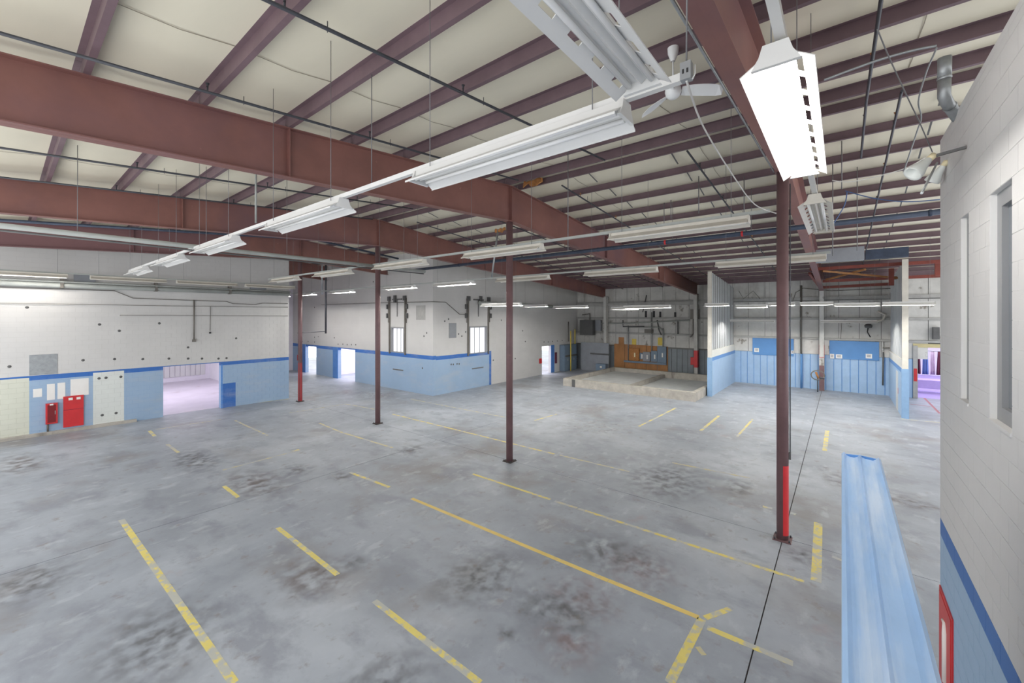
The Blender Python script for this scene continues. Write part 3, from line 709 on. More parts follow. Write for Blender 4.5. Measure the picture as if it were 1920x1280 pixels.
fixture(12.4, 0.26, 6.36, 'X', 'unlit dusty strip light directly behind the end-on one, half hidden', group='strip lights along the hall') if False else None
raceway((-0.5, 0.28, 6.505), (9.6, 0.28, 6.505), 'white raceway carrying the brightly lit lamp toward the far wall')
R2 = [1.2, 5.35, 9.5, 13.6, 17.7]
for i, y in enumerate(R2):
    fixture(7.75, y + H2, 6.40, 'Y', 'unlit dusty strip light in the second row, %s from the nearest column' % ORD[i], group='strip lights of the second row')
raceway((7.75, 0.9, 6.542), (7.75, 20.6, 6.542), 'grey-white raceway over the second row of dusty lights', m='grey_pipe')
R3 = [(0.3, 0), (4.42, 0), (8.4, 0), (12.25, 1), (16.2, 1), (21.8, 1), (26.4, 1), (30.2, 1)]
for i, (y, l) in enumerate(R3):
    fixture(12.6, y + H2, 6.25, 'Y', '%s strip light in the third row, %s from the nearest column' % ('lit' if l else 'unlit dusty', ORD[i]), lit=bool(l), dirty=not l, group='strip lights of the third row')
raceway((12.6, 0.2, 6.392), (12.6, 33, 6.392), 'dark-topped raceway over the third row of lights', m='grey_pipe')
LOW = [(905, 976, 572), (981, 1025, 574), (1039, 1101, 576), (1147, 1195, 579), (1170, 1256, 576), (1322, 1366, 572), (1380, 1438, 575), (1441, 1490, 571), (1500, 1562, 570), (1565, 1649, 572), (1655, 1754, 570)]
LOWN = ['before the right service window', 'just right of the second column', 'left of the far doorway door', 'above the plywood, rear one', 'above the plywood, front one', 'in front of the ribbed partition',
        'above the left end of the bay', 'passing behind the nearest column', 'above the white wall column', 'above the right notice board', 'farthest right beside the right wall edge']
for (xa, xb, yy), nm in zip(LOW, LOWN):
    ra, rb = ray(xa, yy), ray(xb, yy); q0, q1 = ra[1] / ra[0], rb[1] / rb[0]
    X = min(LEN / (q0 - q1), 22.0 if xa < 1200 else 24.0)
    f_ = fixture(X, X * (q0 + q1) / 2, onX((xa + xb) / 2, yy, X).z, 'Y', 'lit strip light in the low far row, ' + nm, lit=True, dirty=False, group='low lit strip lights', rods=False)
    sc_ = X * (q0 - q1) / LEN; f_.scale.x = sc_
    for sgn in (-1, 1):
        MB().tube([(sgn * (H2 - .25), .05, .10), (sgn * (H2 - .25), .05, btop(X) + .17 - f_.location.z)], .0045, 5).build('hanger_rod', M['wire'], f_)
for y, nm in ((3.25, 'left'), (-1.5, 'right')):
    fixture(30.0, y + H2, 4.5, 'Y', 'lit strip light hung lowest inside the blue bay, %s one' % nm, lit=True, dirty=False, group='lights inside the blue bay')
for i, x in enumerate([-.75, 2.35, 5.2, 8.05]):
    fixture(x + H2, 24.35, 6.42, 'X', ('lit strip light at the left edge before the left wall' if i == 0 else 'unlit strip light close to the left wall, %s of three from the left' % ORD[i - 1]), lit=(2 if i == 0 else 0), group='strip lights along the left wall')
t = tag(MB().bar((-1, 24.35, 6.56), (10.6, 24.35, 6.56), .05).build('lighting_raceway', M['grey_pipe']), 'thin grey raceway above the lights close to the left wall', 'raceway')

# ------------------------------------------------------------------ ceiling fan
fc = onY(1262, 172, 1.95)
t = thing('ceiling_fan', 'white three-blade ceiling fan hanging between strip lights', 'ceiling fan', fc)
top = btop(fc.x) + .02
MB().lathe([(0, -.10), (.06, -.095), (.10, -.06), (.115, 0), (.11, .05), (.07, .085), (.02, .095), (.02, .14)], n=20).build('motor', M['fan'], t)
MB().tube([(0, 0, .13), (0, 0, top - fc.z - .1)], .013, 8).build('downrod', M['fan'], t)
MB().lathe([(.03, top - fc.z - .2), (.075, top - fc.z - .08), (.08, top - fc.z)], n=16).build('canopy', M['fan'], t)
def blade(ang):
    mb = MB(); n = 8; vs = []; ca, sa = math.cos(ang), math.sin(ang)
    for i in range(n + 1):
        r = .12 + .56 * i / n; w = .06 + .035 * math.sin(i / n * math.pi * .85); w = .05 if i == 0 else (.045 if i == n else w)
        for s in (-1, 1):
            for dz in (-.004, .004):
                lx, ly, lz = r, s * w, .0 + dz - s * .035 - (.05 * (i / n) ** 2)
                vs.append((lx * ca - ly * sa, lx * sa + ly * ca, lz))
    fs = []
    for i in range(n):
        o = i * 4; p = o + 4
        fs += [(o, o + 2, p + 2, p), (o + 1, p + 1, p + 3, o + 3), (o, p, p + 1, o + 1), (o + 2, o + 3, p + 3, p + 2)]
    fs += [(0, 1, 3, 2), (n * 4, n * 4 + 2, n * 4 + 3, n * 4 + 1)]
    return mb._add(vs, fs)
base = math.radians(-62)
for q in range(3):
    blade(base + q * 2 * math.pi / 3).build('blade', M['fan'], t)

# ------------------------------------------------------------------ pipes under the roof
def roofline(y, x0, x1, dz):
    pts = [(x0, y, btop(x0) - dz)]
    if x0 < RX < x1: pts.append((RX, y, btop(RX) - dz))
    pts.append((x1, y, btop(x1) - dz))
    return pts
def sprinkler(y, x0, x1, label, r=.024, heads=True, m='dark_pipe'):
    t = thing('sprinkler_pipe', label, 'pipe', (x0, y, btop(x0) - .12), 'dark sprinkler pipes under the roof')
    part(MB().tube(roofline(y, x0, x1, .12), r, 8), 'pipe', M[m], t)
    if heads:
        x = x0 + 1.2
        while x < x1 - .3:
            z = btop(x) - .12
            part(MB().tube([(x, y, z), (x, y, z + .08)], .012, 6).lathe([(.0, .14), (.03, .135), (.012, .10), (.016, .08)], (x, y, z), 8), 'sprinkler_head', M['rust'] if int(x * 3) % 2 else M['dark_pipe'], t)
            part(MB().tube([(x + .5, y, z), (x + .5, y, z + .14)], .006, 5), 'hanger', M['dark_pipe'], t)
            x += 2.82
for y, x0, x1, lb in ((4.93, -2, 10.1, 'dark sprinkler pipe in the first bay, ending by the long strip light'), (7.7, -2, 9.9, 'dark sprinkler pipe just before the large red beam'),
                      (12.95, -2, 10.0, 'dark sprinkler pipe behind the large red beam, nearer one'), (15.7, -2, 10.0, 'dark sprinkler pipe behind the large red beam, farther one'),
                      (3.05, 10.9, 33.4, 'dark sprinkler pipe on the right roof slope left of the lit lamp'), (6.95, 11.2, 33.4, 'dark sprinkler pipe on the right roof slope nearest the large beam'),
                      (-.38, -1, 13.5, 'grey conduit under the roof right of the lit lamp'), (-.88, 10.5, 33, 'rusty pipe under the roof near the right wall top'),
                      (11.2, 11.5, 33.4, 'dark sprinkler pipe in the bay beyond the second column'), (14.6, 11.5, 33.4, 'dark sprinkler pipe in the bay before the third column')):
    sprinkler(y, x0, x1, lb)
t = tag(MB().tube(roofline(22.2, -2, 16, .2), .055, 10).build('sprinkler_main', M['navy_pipe']), 'thick dark main pipe running between the two far red beams', 'pipe')
t = thing('sprinkler_main', 'thick dark blue main pipe crossing under the large beam at right', 'pipe', (14.7, 0, 7.45))
part(MB().tube([(14.7, -7, 7.45), (14.7, 19.2, 7.45)], .075, 12), 'pipe', M['navy_pipe'], t)
for y in (-2, 2.2, 4.6, 7.2, 11.5, 15):
    part(MB().tube([(14.7, y, 7.5), (14.7, y, btop(14.7))], .008, 5), 'hanger', M['wire'], t)
    part(MB().lathe([(.084, -.03), (.09, 0), (.084, .03)], (14.7, y + .25, 7.45), 12, (0, 1, 0)), 'coupling', M['red_paint'] if y in (2.2, 4.6) else M['navy_pipe'], t)
t = thing('grey_header_pipe', 'grey-green header pipe crossing in front of the far red beam at left', 'pipe', (0, 12.3, 6.55))
part(MB().tube([(-2, 12.35, 6.55), (9.9, 12.1, 6.5)], .055, 10), 'pipe', M['grey_pipe'], t)
part(MB().tube([(-2, 12.43, 6.47), (9.9, 12.18, 6.42)], .02, 8), 'conduit', M['cab_dark'], t)
for x in (1, 3.2, 5.1, 7.3, 9.1):
    part(MB().tube([(x, 12.29, 6.55), (x, 12.29, btop(x))], .006, 5), 'hanger', M['wire'], t)
tag(MB().tube([(1.2, FY[1] + .16, bbot(1.2) + .02), (RX, FY[1] + .16, bbot(RX) + .02)], .016, 8).build('beam_conduit', M['galv']), 'bare conduit strapped along the beam beside the lit lamp', 'conduit')
# conduits / wires around the hall
def wire(pts, r, m, name, label, cat):
    # smooth catmull-rom through the points
    P = [Vector(p) for p in pts]; out = []
    for i in range(len(P) - 1):
        p0, p1, p2, p3 = P[max(i - 1, 0)], P[i], P[i + 1], P[min(i + 2, len(P) - 1)]
        for k in range(6):
            t_ = k / 6
            out.append(0.5 * ((2 * p1) + (p2 - p0) * t_ + (2 * p0 - 5 * p1 + 4 * p2 - p3) * t_ ** 2 + (-p0 + 3 * p1 - 3 * p2 + p3) * t_ ** 3))
    out.append(P[-1])
    return tag(MB().tube(out, r, 6).build(name, M[m]), label, cat)
bx_ = onX(1287, 135, 2.95)
t = thing('outlet_box', 'small grey outlet box hanging on a cord beside the ceiling fan', 'outlet box', bx_)
MB().box(-.03, .03, -.035, .035, -.06, .06).build('box', M['frame_grey'], t)
MB().tube([(0, 0, .06), (0.01, -.01, btop(2.95) - bx_.z)], .006, 6).build('cord', M['wire'], t)
MB().box(-.032, -.029, -.02, -.008, -.02, .01).build('socket', M['black'], t)
MB().box(-.032, -.029, .008, .02, -.02, .01).build('socket', M['black'], t)
MB().tube([(0, -.04, -.06), (.02, -.05, -.02), (.02, -.05, .04)], .006, 6).build('hook', M['white'], t)
wire([bx_ + Vector((0, 0, -.06)), onX(1320, 240, 4.2), onX(1375, 330, 5.6), onX(1415, 383, 6.9), onX(1455, 400, 8.0)], .008, 'cable_white', 'hanging_cable', 'white cable sagging from the outlet box toward the nearest column', 'cable')
wire([onX(1645, 55, 5.0), onX(1668, 110, 5.4), onX(1705, 190, 6.0), onX(1722, 225, 6.4), onX(1748, 285, 7.0)], .006, 'wire', 'hanging_cable', 'thin dark cord running down to the flood lamp by right wall', 'cable')
wire([onX(1756, 90, 5.6), onX(1735, 140, 6.2), onX(1722, 190, 6.6), onX(1727, 220, 6.8), onX(1718, 250, 7.0), onX(1694, 322, 7.6)], .008, 'galv', 'flexible_conduit', 'bent bare conduit hanging left of the duct near right wall', 'conduit')
wire([onX(1756, 86, 5.6), onX(1710, 95, 5.6), onX(1640, 115, 5.6), onX(1545, 150, 5.6)], .012, 'galv', 'conduit', 'straight bare conduit crossing the roof right of lit lamp', 'conduit')
wire([onX(1585, 358, 13), onX(1640, 372, 13), onX(1700, 378, 13), onX(1762, 374, 13)], .012, 'cable_blue', 'hanging_cable', 'blue cable sagging toward the right wall edge', 'cable')
wire([onX(1588, 360, 13), onX(1583, 385, 13), onX(1562, 420, 13)], .012, 'cable_blue', 'hanging_cable', 'short blue cable tail dangling right of the end-on lamp', 'cable')
wire([onX(1560, 338, 9), onX(1600, 340, 9), onX(1690, 318, 9), onX(1735, 295, 9)], .008, 'cable_white', 'hanging_cable', 'pale cable stretched below the roof to the flood lamp', 'cable')
k = 0
for (x, y0, y1, X) in ((1561, 280, 480, 14), (1578, 250, 355, 13), (1607, 300, 470, 15), (1065, 270, 470, 9), (1310, 330, 400, 12), (1258, 375, 410, 12), (697, 70, 350, 3.6), (318, 285, 470, 4.2), (1395, 330, 410, 13), (1245, 380, 430, 14)):
    a, b = onX(x, y0, X), onX(x, y1, X)
    tag(MB().tube([a, b], .007 if X < 8 else .012, 5).build('hanger_wire', M['wire']), 'thin vertical hanger wire, %s from the left among the loose ones' % ORD[sorted([1561, 1578, 1607, 1065, 1310, 1258, 697, 318, 1395, 1245]).index(x)], 'wire', 'loose hanger wires')
def drop(x, ya, yb, X, m, label, r=.02):
    a, b = onX(x, ya, X), onX(x, yb, X)
    tag(MB().tube([a, b], r, 8).build('drop_pipe', M[m]), label, 'pipe')
drop(480, 268, 418, 3.6, 'grey_pipe', 'grey drop conduit hanging from the large beam to a raceway', .022)
drop(611, 428, 625, 13.2, 'dark_pipe', 'dark vertical drop pipe ending above the far doorways', .06)
drop(604, 450, 552, 13.0, 'galv', 'pale vertical conduit left of the dark drop pipe', .06)
a, b = onX(558, 624, 13.2), onX(611, 621, 13.2)
tag(MB().tube([a, b], .025, 6).build('branch_pipe', M['dark_pipe']), 'short horizontal pipe joining the dark drop pipe and column', 'pipe')
a, b = onX(934, 430, 13.4), onX(922, 520, 13.2)
tag(MB().tube([a, b], .04, 8).build('drop_pipe', M['galv']), 'leaning galvanised pipe left of the second column top', 'pipe')
for (x, y, X, lb, s) in ((1000, 342, 10.9, 'torn orange insulation scrap at the ridge by the large beam', .3), (938, 432, 13.4, 'brown insulation scrap above the leaning pipe', .25), (610, 452, 13.2, 'torn brown insulation scrap above the dark drop pipe', .3)):
    p = onX(x, y, X); mb = MB(); n = 7
    vs = [(p.x + random.uniform(-.1, .1) * s, p.y + (i / n - .5) * 2.4 * s + random.uniform(-.1, .1) * s, p.z + h * s + random.uniform(-.25, .2) * s) for h in (-.25, .3) for i in range(n + 1)]
    mb._add(vs, [(i, i + 1, n + 2 + i, n + 1 + i) for i in range(n)])
    o = mb.build('insulation_scrap', M['rust']); sm = o.modifiers.new('thickness', 'SOLIDIFY'); sm.thickness = .05
    tag(o, lb, 'insulation')

# duct, flood lamps, red cabinet on the right wall
t = thing('round_duct', 'grey round metal duct elbowing down onto the right wall top', 'duct', (6.85, RW, 7.3))
d0, d1, d2 = onY(1771, 108, -.80), onY(1770, 185, -.80), onY(1800, 226, -.99)
part(MB().tube([d0, (d0 + d1) / 2], .052, 16), 'duct_section', M['galv'], t)
part(MB().tube([(d0 + d1) / 2, d1 + (d0 - d1) * .06, d1 + (d2 - d1) * .18 + Vector((0, 0, .0)), d1 + (d2 - d1) * .35], .050, 16), 'elbow', M['galv'], t)
part(MB().tube([d1 + (d2 - d1) * .33, d2], .051, 16), 'duct_section', M['galv'], t)
for q in ((d0 + d1) / 2, d1 + (d2 - d1) * .34):
    ax = (d0 - d1) if q == (d0 + d1) / 2 else (d2 - d1)
    part(MB().lathe([(.052, -.012), (.057, 0), (.052, .012)], q, 16, ax), 'collar', M['galv'], t)
def flood(px, py, Y, ax, label, s=1.0):
    p = onY(px, py, Y)
    t = thing('flood_lamp', label, 'lamp', p, 'flood lamps by the right wall')
    MB().lathe([(.03 * s, -.16 * s), (.05 * s, -.12 * s), (.075 * s, 0), (.11 * s, .08 * s), (.12 * s, .15 * s), (.115 * s, .165 * s), (.09 * s, .14 * s), (.02 * s, .05 * s)], n=18, axis=ax).build('shade', M['opal'], t)
    v = Vector(ax).normalized()
    MB().lathe([(.0, -.25 * s), (.045 * s, -.23 * s), (.045 * s, -.15 * s), (.03 * s, -.14 * s)], n=14, axis=ax).build('socket', M['cream'], t)
    MB().bar(v * -.2 * s, v * -.2 * s + Vector((-.05, -.22, .02)), .025).build('bracket', M['cab_dark'], t)
    return t
flood(1727, 312, -.62, (-.30, .5, -.55), 'white bell-shaped flood lamp beside the right wall top', .68)
flood(1758, 325, -.86, (.25, .35, -.6), 'second white flood lamp half hidden behind the right wall corner', .6)
wire([onY(1757, 305, -.8), onY(1728, 362, -.5)], .01, 'galv', 'conduit', 'short bare rod slanting below the flood lamps', 'conduit')
t = thing('extinguisher_cabinet', 'red fire cabinet low on the right wall, mostly cut off below', 'fire cabinet', (6.7, RW, .7))
part(MB().box(6.34, 7.07, RW + .001, RW + .014, .55, 1.62), 'cabinet_body', M['red_paint'], t)
part(MB().box(6.38, 7.03, RW + .014, RW + .02, .59, 1.58), 'cabinet_door', M['red_paint'], t)
part(MB().tube([(6.62, RW + .022, .75), (6.62, RW + .022, 1.3), (6.66, RW + .022, 1.38), (6.78, RW + .022, 1.36)], [.03, .03, .02, .015], 8), 'white_emblem', M['paper'], t)

# ------------------------------------------------------------------ left wall: sheets, papers, red boxes, conduits, holes
def wallbox(name, x0, x1, z0, z1, m, label, cat, d=.03, group=None):
    return tag(MB().box(x0, x1, LW - d, LW - .001, z0, z1).build(name, M[m]), label, cat, group)
wallbox('metal_sheet', .73, 1.49, 2.46, 3.28, 'galv', 'grey metal sheet fixed over the blue stripe on left wall', 'sheet', .015)
for i, (x0, x1, z0, z1, lb) in enumerate(((.83, 1.07, 1.56, 1.9, 'small square white patch left above the narrow red box'), (1.2, 1.42, 1.39, 2.05, 'tall narrow pale patch above the narrow red box'),
                                          (1.49, 1.71, 1.39, 2.06, 'tall narrow pale patch between two others'), (1.86, 2.4, 1.45, 2.17, 'large white patch above the wide red panel'))):
    wallbox('painted_patch', x0, x1, z0, z1, 'paper', lb + ' on the left wall', 'patch', .006, 'white patches on the left wall')
t = thing('hose_cabinet', 'narrow dark red glazed hose cabinet on the left wall', 'fire cabinet', (1.33, LW, .42))
part(MB().box(1.16, 1.49, LW - .12, LW - .001, .42, 1.26), 'cabinet_body', M['red_paint'], t)
gd = part(MB().box(1.21, 1.44, LW - .125, LW - .12, .48, 1.2), 'glass_door', mat('dark_red_glass', (120, 40, 44), .15), t)
MB().box(1.41, 1.43, LW - .14, LW - .125, .8, .95).build('handle', M['galv'], gd)
part(MB().box(1.27, 1.37, LW - .128, LW - .12, 1.18, 1.24), 'notice', M['paper'], t)
part(MB().tube([(1.22, LW - .05, .42), (1.22, LW - .05, .12)], .03, 8), 'pipe', M['hardware'], t)
t = thing('red_panel', 'wide bright red panel with white tags on the left wall', 'panel', (1.94, LW, .18))
part(MB().box(1.65, 2.24, LW - .06, LW - .001, .18, 1.47), 'panel_board', M['red_paint'], t)
for x in (1.8, 2.03):
    part(MB().box(x, x + .12, LW - .068, LW - .06, 1.3, 1.4), 'tag', M['paper'], t)
part(MB().box(1.65, 2.24, LW - .066, LW - .06, .9, .91), 'crease', M['dark_cloth'], t)
def wpath(pix, r, m, label, name='wall_conduit', X=None):
    pts = [onY(x, y, LW - .05) for x, y in pix]
    tag(MB().tube(pts, r, 6).build(name, M[m]), label, 'conduit')
wpath([(-40, 536), (0, 538), (215, 545), (250, 559), (364, 563), (425, 565), (437, 569), (478, 571), (492, 568), (540, 569)], .018, 'hardware', 'long jogged conduit high on the left wall')
wpath([(-40, 567), (0, 568), (300, 573), (540, 576)], .012, 'hardware', 'straight thin conduit high on the left wall under the jogged one')
wpath([(364, 562), (364, 640)], .03, 'hardware', 'thicker vertical conduit drop ending in a box on left wall')
wpath([(395, 574), (394, 620)], .014, 'hardware', 'thin vertical conduit drop right of the thicker one')
wpath([(225, 591), (540, 592)], .012, 'hardware', 'faint horizontal pipe across the right half of left wall')
p = onY(364, 638, LW - .05)
tag(MB().box(p.x - .07, p.x + .07, LW - .12, LW - .001, p.z - .07, p.z + .05).build('switch_box', M['hardware']), 'small grey switch box at the foot of the wall conduit', 'switch box')
p = onY(394, 622, LW - .05)
tag(MB().tube([p, p + Vector((0, 0, -.09))], .04, 8).build('pull_knob', M['black']), 'small black knob hanging on the thin wall conduit', 'knob')
t = thing('wall_duct', 'grey double pipe run high along the left wall under lights', 'pipe', (0, 25.2, 6.15))
part(MB().tube([(-2.4, 25.22, 6.12), (10.6, 25.22, 6.12)], .1, 12), 'pipe', M['grey_pipe'], t)
part(MB().tube([(-2.4, 25.1, 6.26), (10.6, 25.1, 6.26)], .035, 8), 'pipe', M['grey_pipe'], t)
for x in (1.6, 4.6, 7.6):
    part(MB().box(x - .05, x + .05, 25.1, 25.39, 6.0, 6.42), 'bracket', M['hardware'], t)
for x0, x1, lb in ((1.95, 2.6, 'grey louvre box above the wall pipe, left one'), (8.6, 9.4, 'grey louvre box above the wall pipe, right one')):
    tag(MB().box(x0, x1, 25.3, 25.398, 6.3, 6.6).build('louvre_box', M['cab_grey']), lb, 'vent')
holes = [(18, 687), (156, 675), (215, 673), (268, 673), (317, 672), (353, 672), (379, 672), (410, 672), (425, 671), (187, 608), (224, 620), (443, 634), (353, 651), (51, 576), (299, 606), (186, 709), (199, 708), (227, 706), (192, 778), (218, 774)]
for i, (x, y) in enumerate(holes):
    p = onY(x, y, LW - .004)
    o = MB().lathe([(.055, -.0), (.05, .008), (.0, .009)], (p.x, LW - .001, p.z), 10, (0, -1, 0)).build('hole_patch', M['cab_dark'], wall_left)
wb_, ws_ = bpy.data.objects['wall_back'], bpy.data.objects['wall_side']
for x, y in ((567, 640), (578, 640), (590, 641), (634, 645), (643, 645), (651, 646), (659, 646), (667, 646), (590, 632), (597, 631), (627, 633), (590, 576), (800, 624), (795, 630), (700, 528), (792, 690)):
    p = onX(x, y, BW); MB().lathe([(.06, 0), (.05, .012), (0, .013)], (BW, p.y, p.z), 8, (-1, 0, 0)).build('hole_patch', M['cab_dark'], wb_)
for x, y in ((834, 602), (841, 598), (860, 626), (866, 630), (873, 622), (980, 620), (985, 640), (940, 600), (966, 672), (925, 675), (846, 683), (850, 683), (857, 682), (861, 682), (1020, 641), (1028, 641), (1036, 640), (1045, 639), (1054, 638)):
    p = onY(x, y, SW); MB().lathe([(.06, 0), (.05, .012), (0, .013)], (p.x, SW, p.z), 8, (0, -1, 0)).build('hole_patch', M['cab_dark'], ws_)
# red spot and sign at far column bay, scattered marks of the far corner
t = tag(MB().box(BW - .12, BW, 36.9, 37.2, .95, 1.45).build('fire_cabinet', M['red_paint']), 'tiny red fire box beside the farthest doorway', 'fire cabinet')

# ------------------------------------------------------------------ service windows and lift-door tracks
def service(nm, axis, a0, a1, z0, z1, face, label, trackl, flip=False):
    w = struct(thing(nm, '', 'w')); del w['label']; del w['category']
    def B(p0, p1, d0, d1, zz0, zz1):
        return MB().box(p0, p1, face - d1, face - d0, zz0, zz1) if axis == 0 else MB().box(face - d1, face - d0, p0, p1, zz0, zz1)
    f = .09
    for p0, p1, q0, q1 in ((a0, a0 + f, z0, z1), (a1 - f, a1, z0, z1), (a0 + f, a1 - f, z1 - f, z1), (a0 + f, a1 - f, z0, z0 + .05)):
        B(p0, p1, -.2, .03, q0, q1).build('window_frame', M['frame_grey'], w)
    n = 3
    for i in range(1, n):
        x = a0 + f + (a1 - a0 - 2 * f) * i / n
        B(x - .02, x + .02, -.16, -.1, z0 + .05, z1 - f).build('mullion', M['frame_grey'], w)
    for i in range(n):
        x0 = a0 + f + (a1 - a0 - 2 * f) * i / n; x1 = a0 + f + (a1 - a0 - 2 * f) * (i + 1) / n
        B(x0 + .02, x1 - .02, -.13, -.12, z0 + .05, z1 - f).build('pane', M['glow_pane'], w)
    t = thing('lift_door_track', trackl, 'door track', (face, (a0 + a1) / 2, z0) if axis else ((a0 + a1) / 2, face, z0), 'lift-door tracks over the service windows')
    for e, s in ((a0 - .12, -1), (a1 + .12, 1)):
        part(B(e - .05, e + .05, .0, .08, z0 - .1, 6.1), 'rail', M['hardware'], t)
        part(B(e + s * .14 - .02, e + s * .14 + .02, .02, .05, 4.4, 6.0), 'rail', M['hardware'], t)
        part(B(e - .12, e + .12, .02, .14, 5.85, 6.15), 'pulley', M['cab_dark'], t)
        for zc in (4.7, 5.3):
            part(B(e + s * .22 - .07, e + s * .22 + .07, .02, .12, zc, zc + .32), 'counterweight', M['cab_dark'], t)
    m0 = (a0 + a1) / 2
    part(B(m0 - .5, m0 + .5, .02, .08, 5.9, 5.98), 'cross_bar', M['cab_dark'], t)
    part(B(m0 + .1, m0 + .26, .02, .16, 5.75, 6.2), 'gearbox', M['cab_dark'], t)
    part(B(m0 - .02, m0 + .02, .03, .05, 4.8, 5.9), 'pull_chain', M['cab_dark'], t)
    part(B(m0 - .6, m0 + .5, .0, .03, 1.28, 1.34), 'ledge_strip', M['hardware'], t)
service('window_3', 1, 22.1, 23.55, 2.44, 4.12, BW, '', 'lift-door track and weights over the service window left of the blue corner')
service('window_4', 0, 19.5, 21.25, 2.30, 4.15, SW, '', 'lift-door track and weights over the service window right of the blue corner')
t = thing('wall_louvre', 'grey louvre vent right of the blue wall corner', 'vent', (18, SW, 3.45))
part(MB().box(17.7, 18.32, SW - .03, SW, 3.45, 4.4), 'frame', M['frame_grey'], t)
for i in range(9):
    part(MB().box(17.75, 18.27, SW - .045, SW - .02, 3.5 + i * .098, 3.56 + i * .098), 'slat', M['cab_grey'], t)
tag(MB().box(BW - .006, BW, 20.0, 20.9, 4.6, 5.5).build('dirt_patch', M['girt']), 'smudged grey bare patch left of the blue wall corner', 'patch')
pts = [(BW - .04, 33, 5.75), (BW - .04, 25, 5.75), (BW - .04, SW - .04, 5.7), (17.4, SW - .04, 5.7), (18.6, SW - .04, 4.95), (19.3, SW - .04, 4.95)]
tag(MB().tube(pts, .02, 6).build('wall_conduit', M['hardware']), 'conduit wrapping round the blue wall corner high up', 'conduit')
# long grey duct along side wall and far pipes
tag(MB().tube([(20.2, SW - .3, 5.72), (33, SW - .3, 5.6)], .13, 12).build('wall_duct', M['grey_pipe']), 'fat grey pipe along the side wall toward the far corner', 'pipe')
# side-wall door (open blue leaf)
struct(MB().box(29.35, 29.85, SW - .03, SW, 0.01, 2.36).build('trim_3', MATS['door_jamb_blue']))
tag(MB().box(27.6, 27.9, SW - .08, SW, .95, 1.35).build('fire_cabinet', M['red_paint']), 'small red box left of the far doorway', 'fire cabinet')
tag(MB().box(29.95, 30.2, SW - .08, SW, .75, 1.7).build('fire_cabinet', M['dark_cloth']), 'narrow dark red panel right of the far doorway', 'fire cabinet')

# ------------------------------------------------------------------ far corner: gas pipes, cabinets, plywood, switch boxes
def fbox(name, px0, py0, px1, py1, X, d, m, label=None, cat=None, parent=None):
    a, b = onX(px0, py0, X), onX(px1, py1, X)
    mb = MB().box(X - d, X, b.y, a.y, b.z, a.z)
    if parent is not None: return part(mb, name, M[m], parent)
    return tag(mb.build(name, M[m]), label, cat)
XF = FW - .06
for i, (px, ya, yb, lb, m) in enumerate(((1070, 620, 693, 'yellow gas riser pipe in the far left corner, taller one', 'gasyellow'), (1078, 617, 646, 'short yellow gas pipe in the far left corner', 'gasyellow'))):
    a, b = onY(px, ya, 18.65 if i == 0 else 19.0), onY(px, yb, 18.65 if i == 0 else 19.0); b.z = 0.0 if i == 0 else 2.302
    tag(MB().tube([a, b], .055, 8).build('gas_pipe', M[m]), lb, 'pipe')
tag(MB().tube([onY(1066, 603, SW - .05), onY(1066, 640, SW - .05)], .04, 8).build('corner_pipe', M['hardware']), 'grey pipe beside the yellow riser in the far corner', 'pipe')
tag(MB().tube([onX(1092, 590, FW - .22), onX(1106, 588, FW - .22), onX(1106, 599, FW - .22)], .05, 8).build('corner_pipe', M['hardware']), 'hooked grey pipe above the yellow risers', 'pipe')
t = thing('switch_cabinet', 'large blue-grey double cabinet under the yellow gas risers', 'cabinet', (31.8, 19.0, 0))
part(MB().box(30.8, 32.9, 18.85, SW - .005, 0, 2.3), 'body', M['cab'], t)
for x0 in (30.85, 31.9):
    d_ = part(MB().box(x0, x0 + .95, 18.82, 18.85, .1, 2.2), 'door', M['cab'], t)
    MB().box(x0 + .42, x0 + .5, 18.78, 18.82, .9, 1.1).build('handle', M['galv'], d_)
part(MB().box(30.9, 32.8, 18.76, 18.82, 1.25, 1.4), 'bar', M['cab_dark'], t)
t = thing('tank_screen', 'broad flat grey steel screen before the far wall, left of plywood', 'screen', (32.9, 16.8, 0))
fbox('screen_panel', 1090, 641, 1142, 700, 32.9, .06, 'cab_grey', parent=t)
fbox('screen_bar', 1107, 661, 1142, 666, 32.83, .04, 'cab_dark', parent=t)
t = thing('floor_motor', 'small blue-grey motor box at the foot of grey screen', 'motor', (32.2, 16.6, 0))
p = onX(1130, 690, 32.3)
part(MB().box(32.0, 32.5, p.y - .4, p.y + .5, 0, .75), 'housing', M['cab'], t)
part(MB().lathe([(.0, -.05), (.1, -.04), (.1, .0)], (31.98, p.y, .5), 12, (1, 0, 0)), 'hub', M['paper'], t)
t = thing('plywood_backboard', 'orange-brown plywood backboard on the far wall carrying switch boxes', 'backboard', (XF, 13.3, .3))
n = 5
for i in range(n):
    xa, xb = 1152 + i * 20.2, 1152 + (i + 1) * 20.2 - .6
    fbox('plywood_sheet', xa, 644 + i * 1.2, xb, 691 + i * 1.6, XF, .03, 'ply', parent=t)
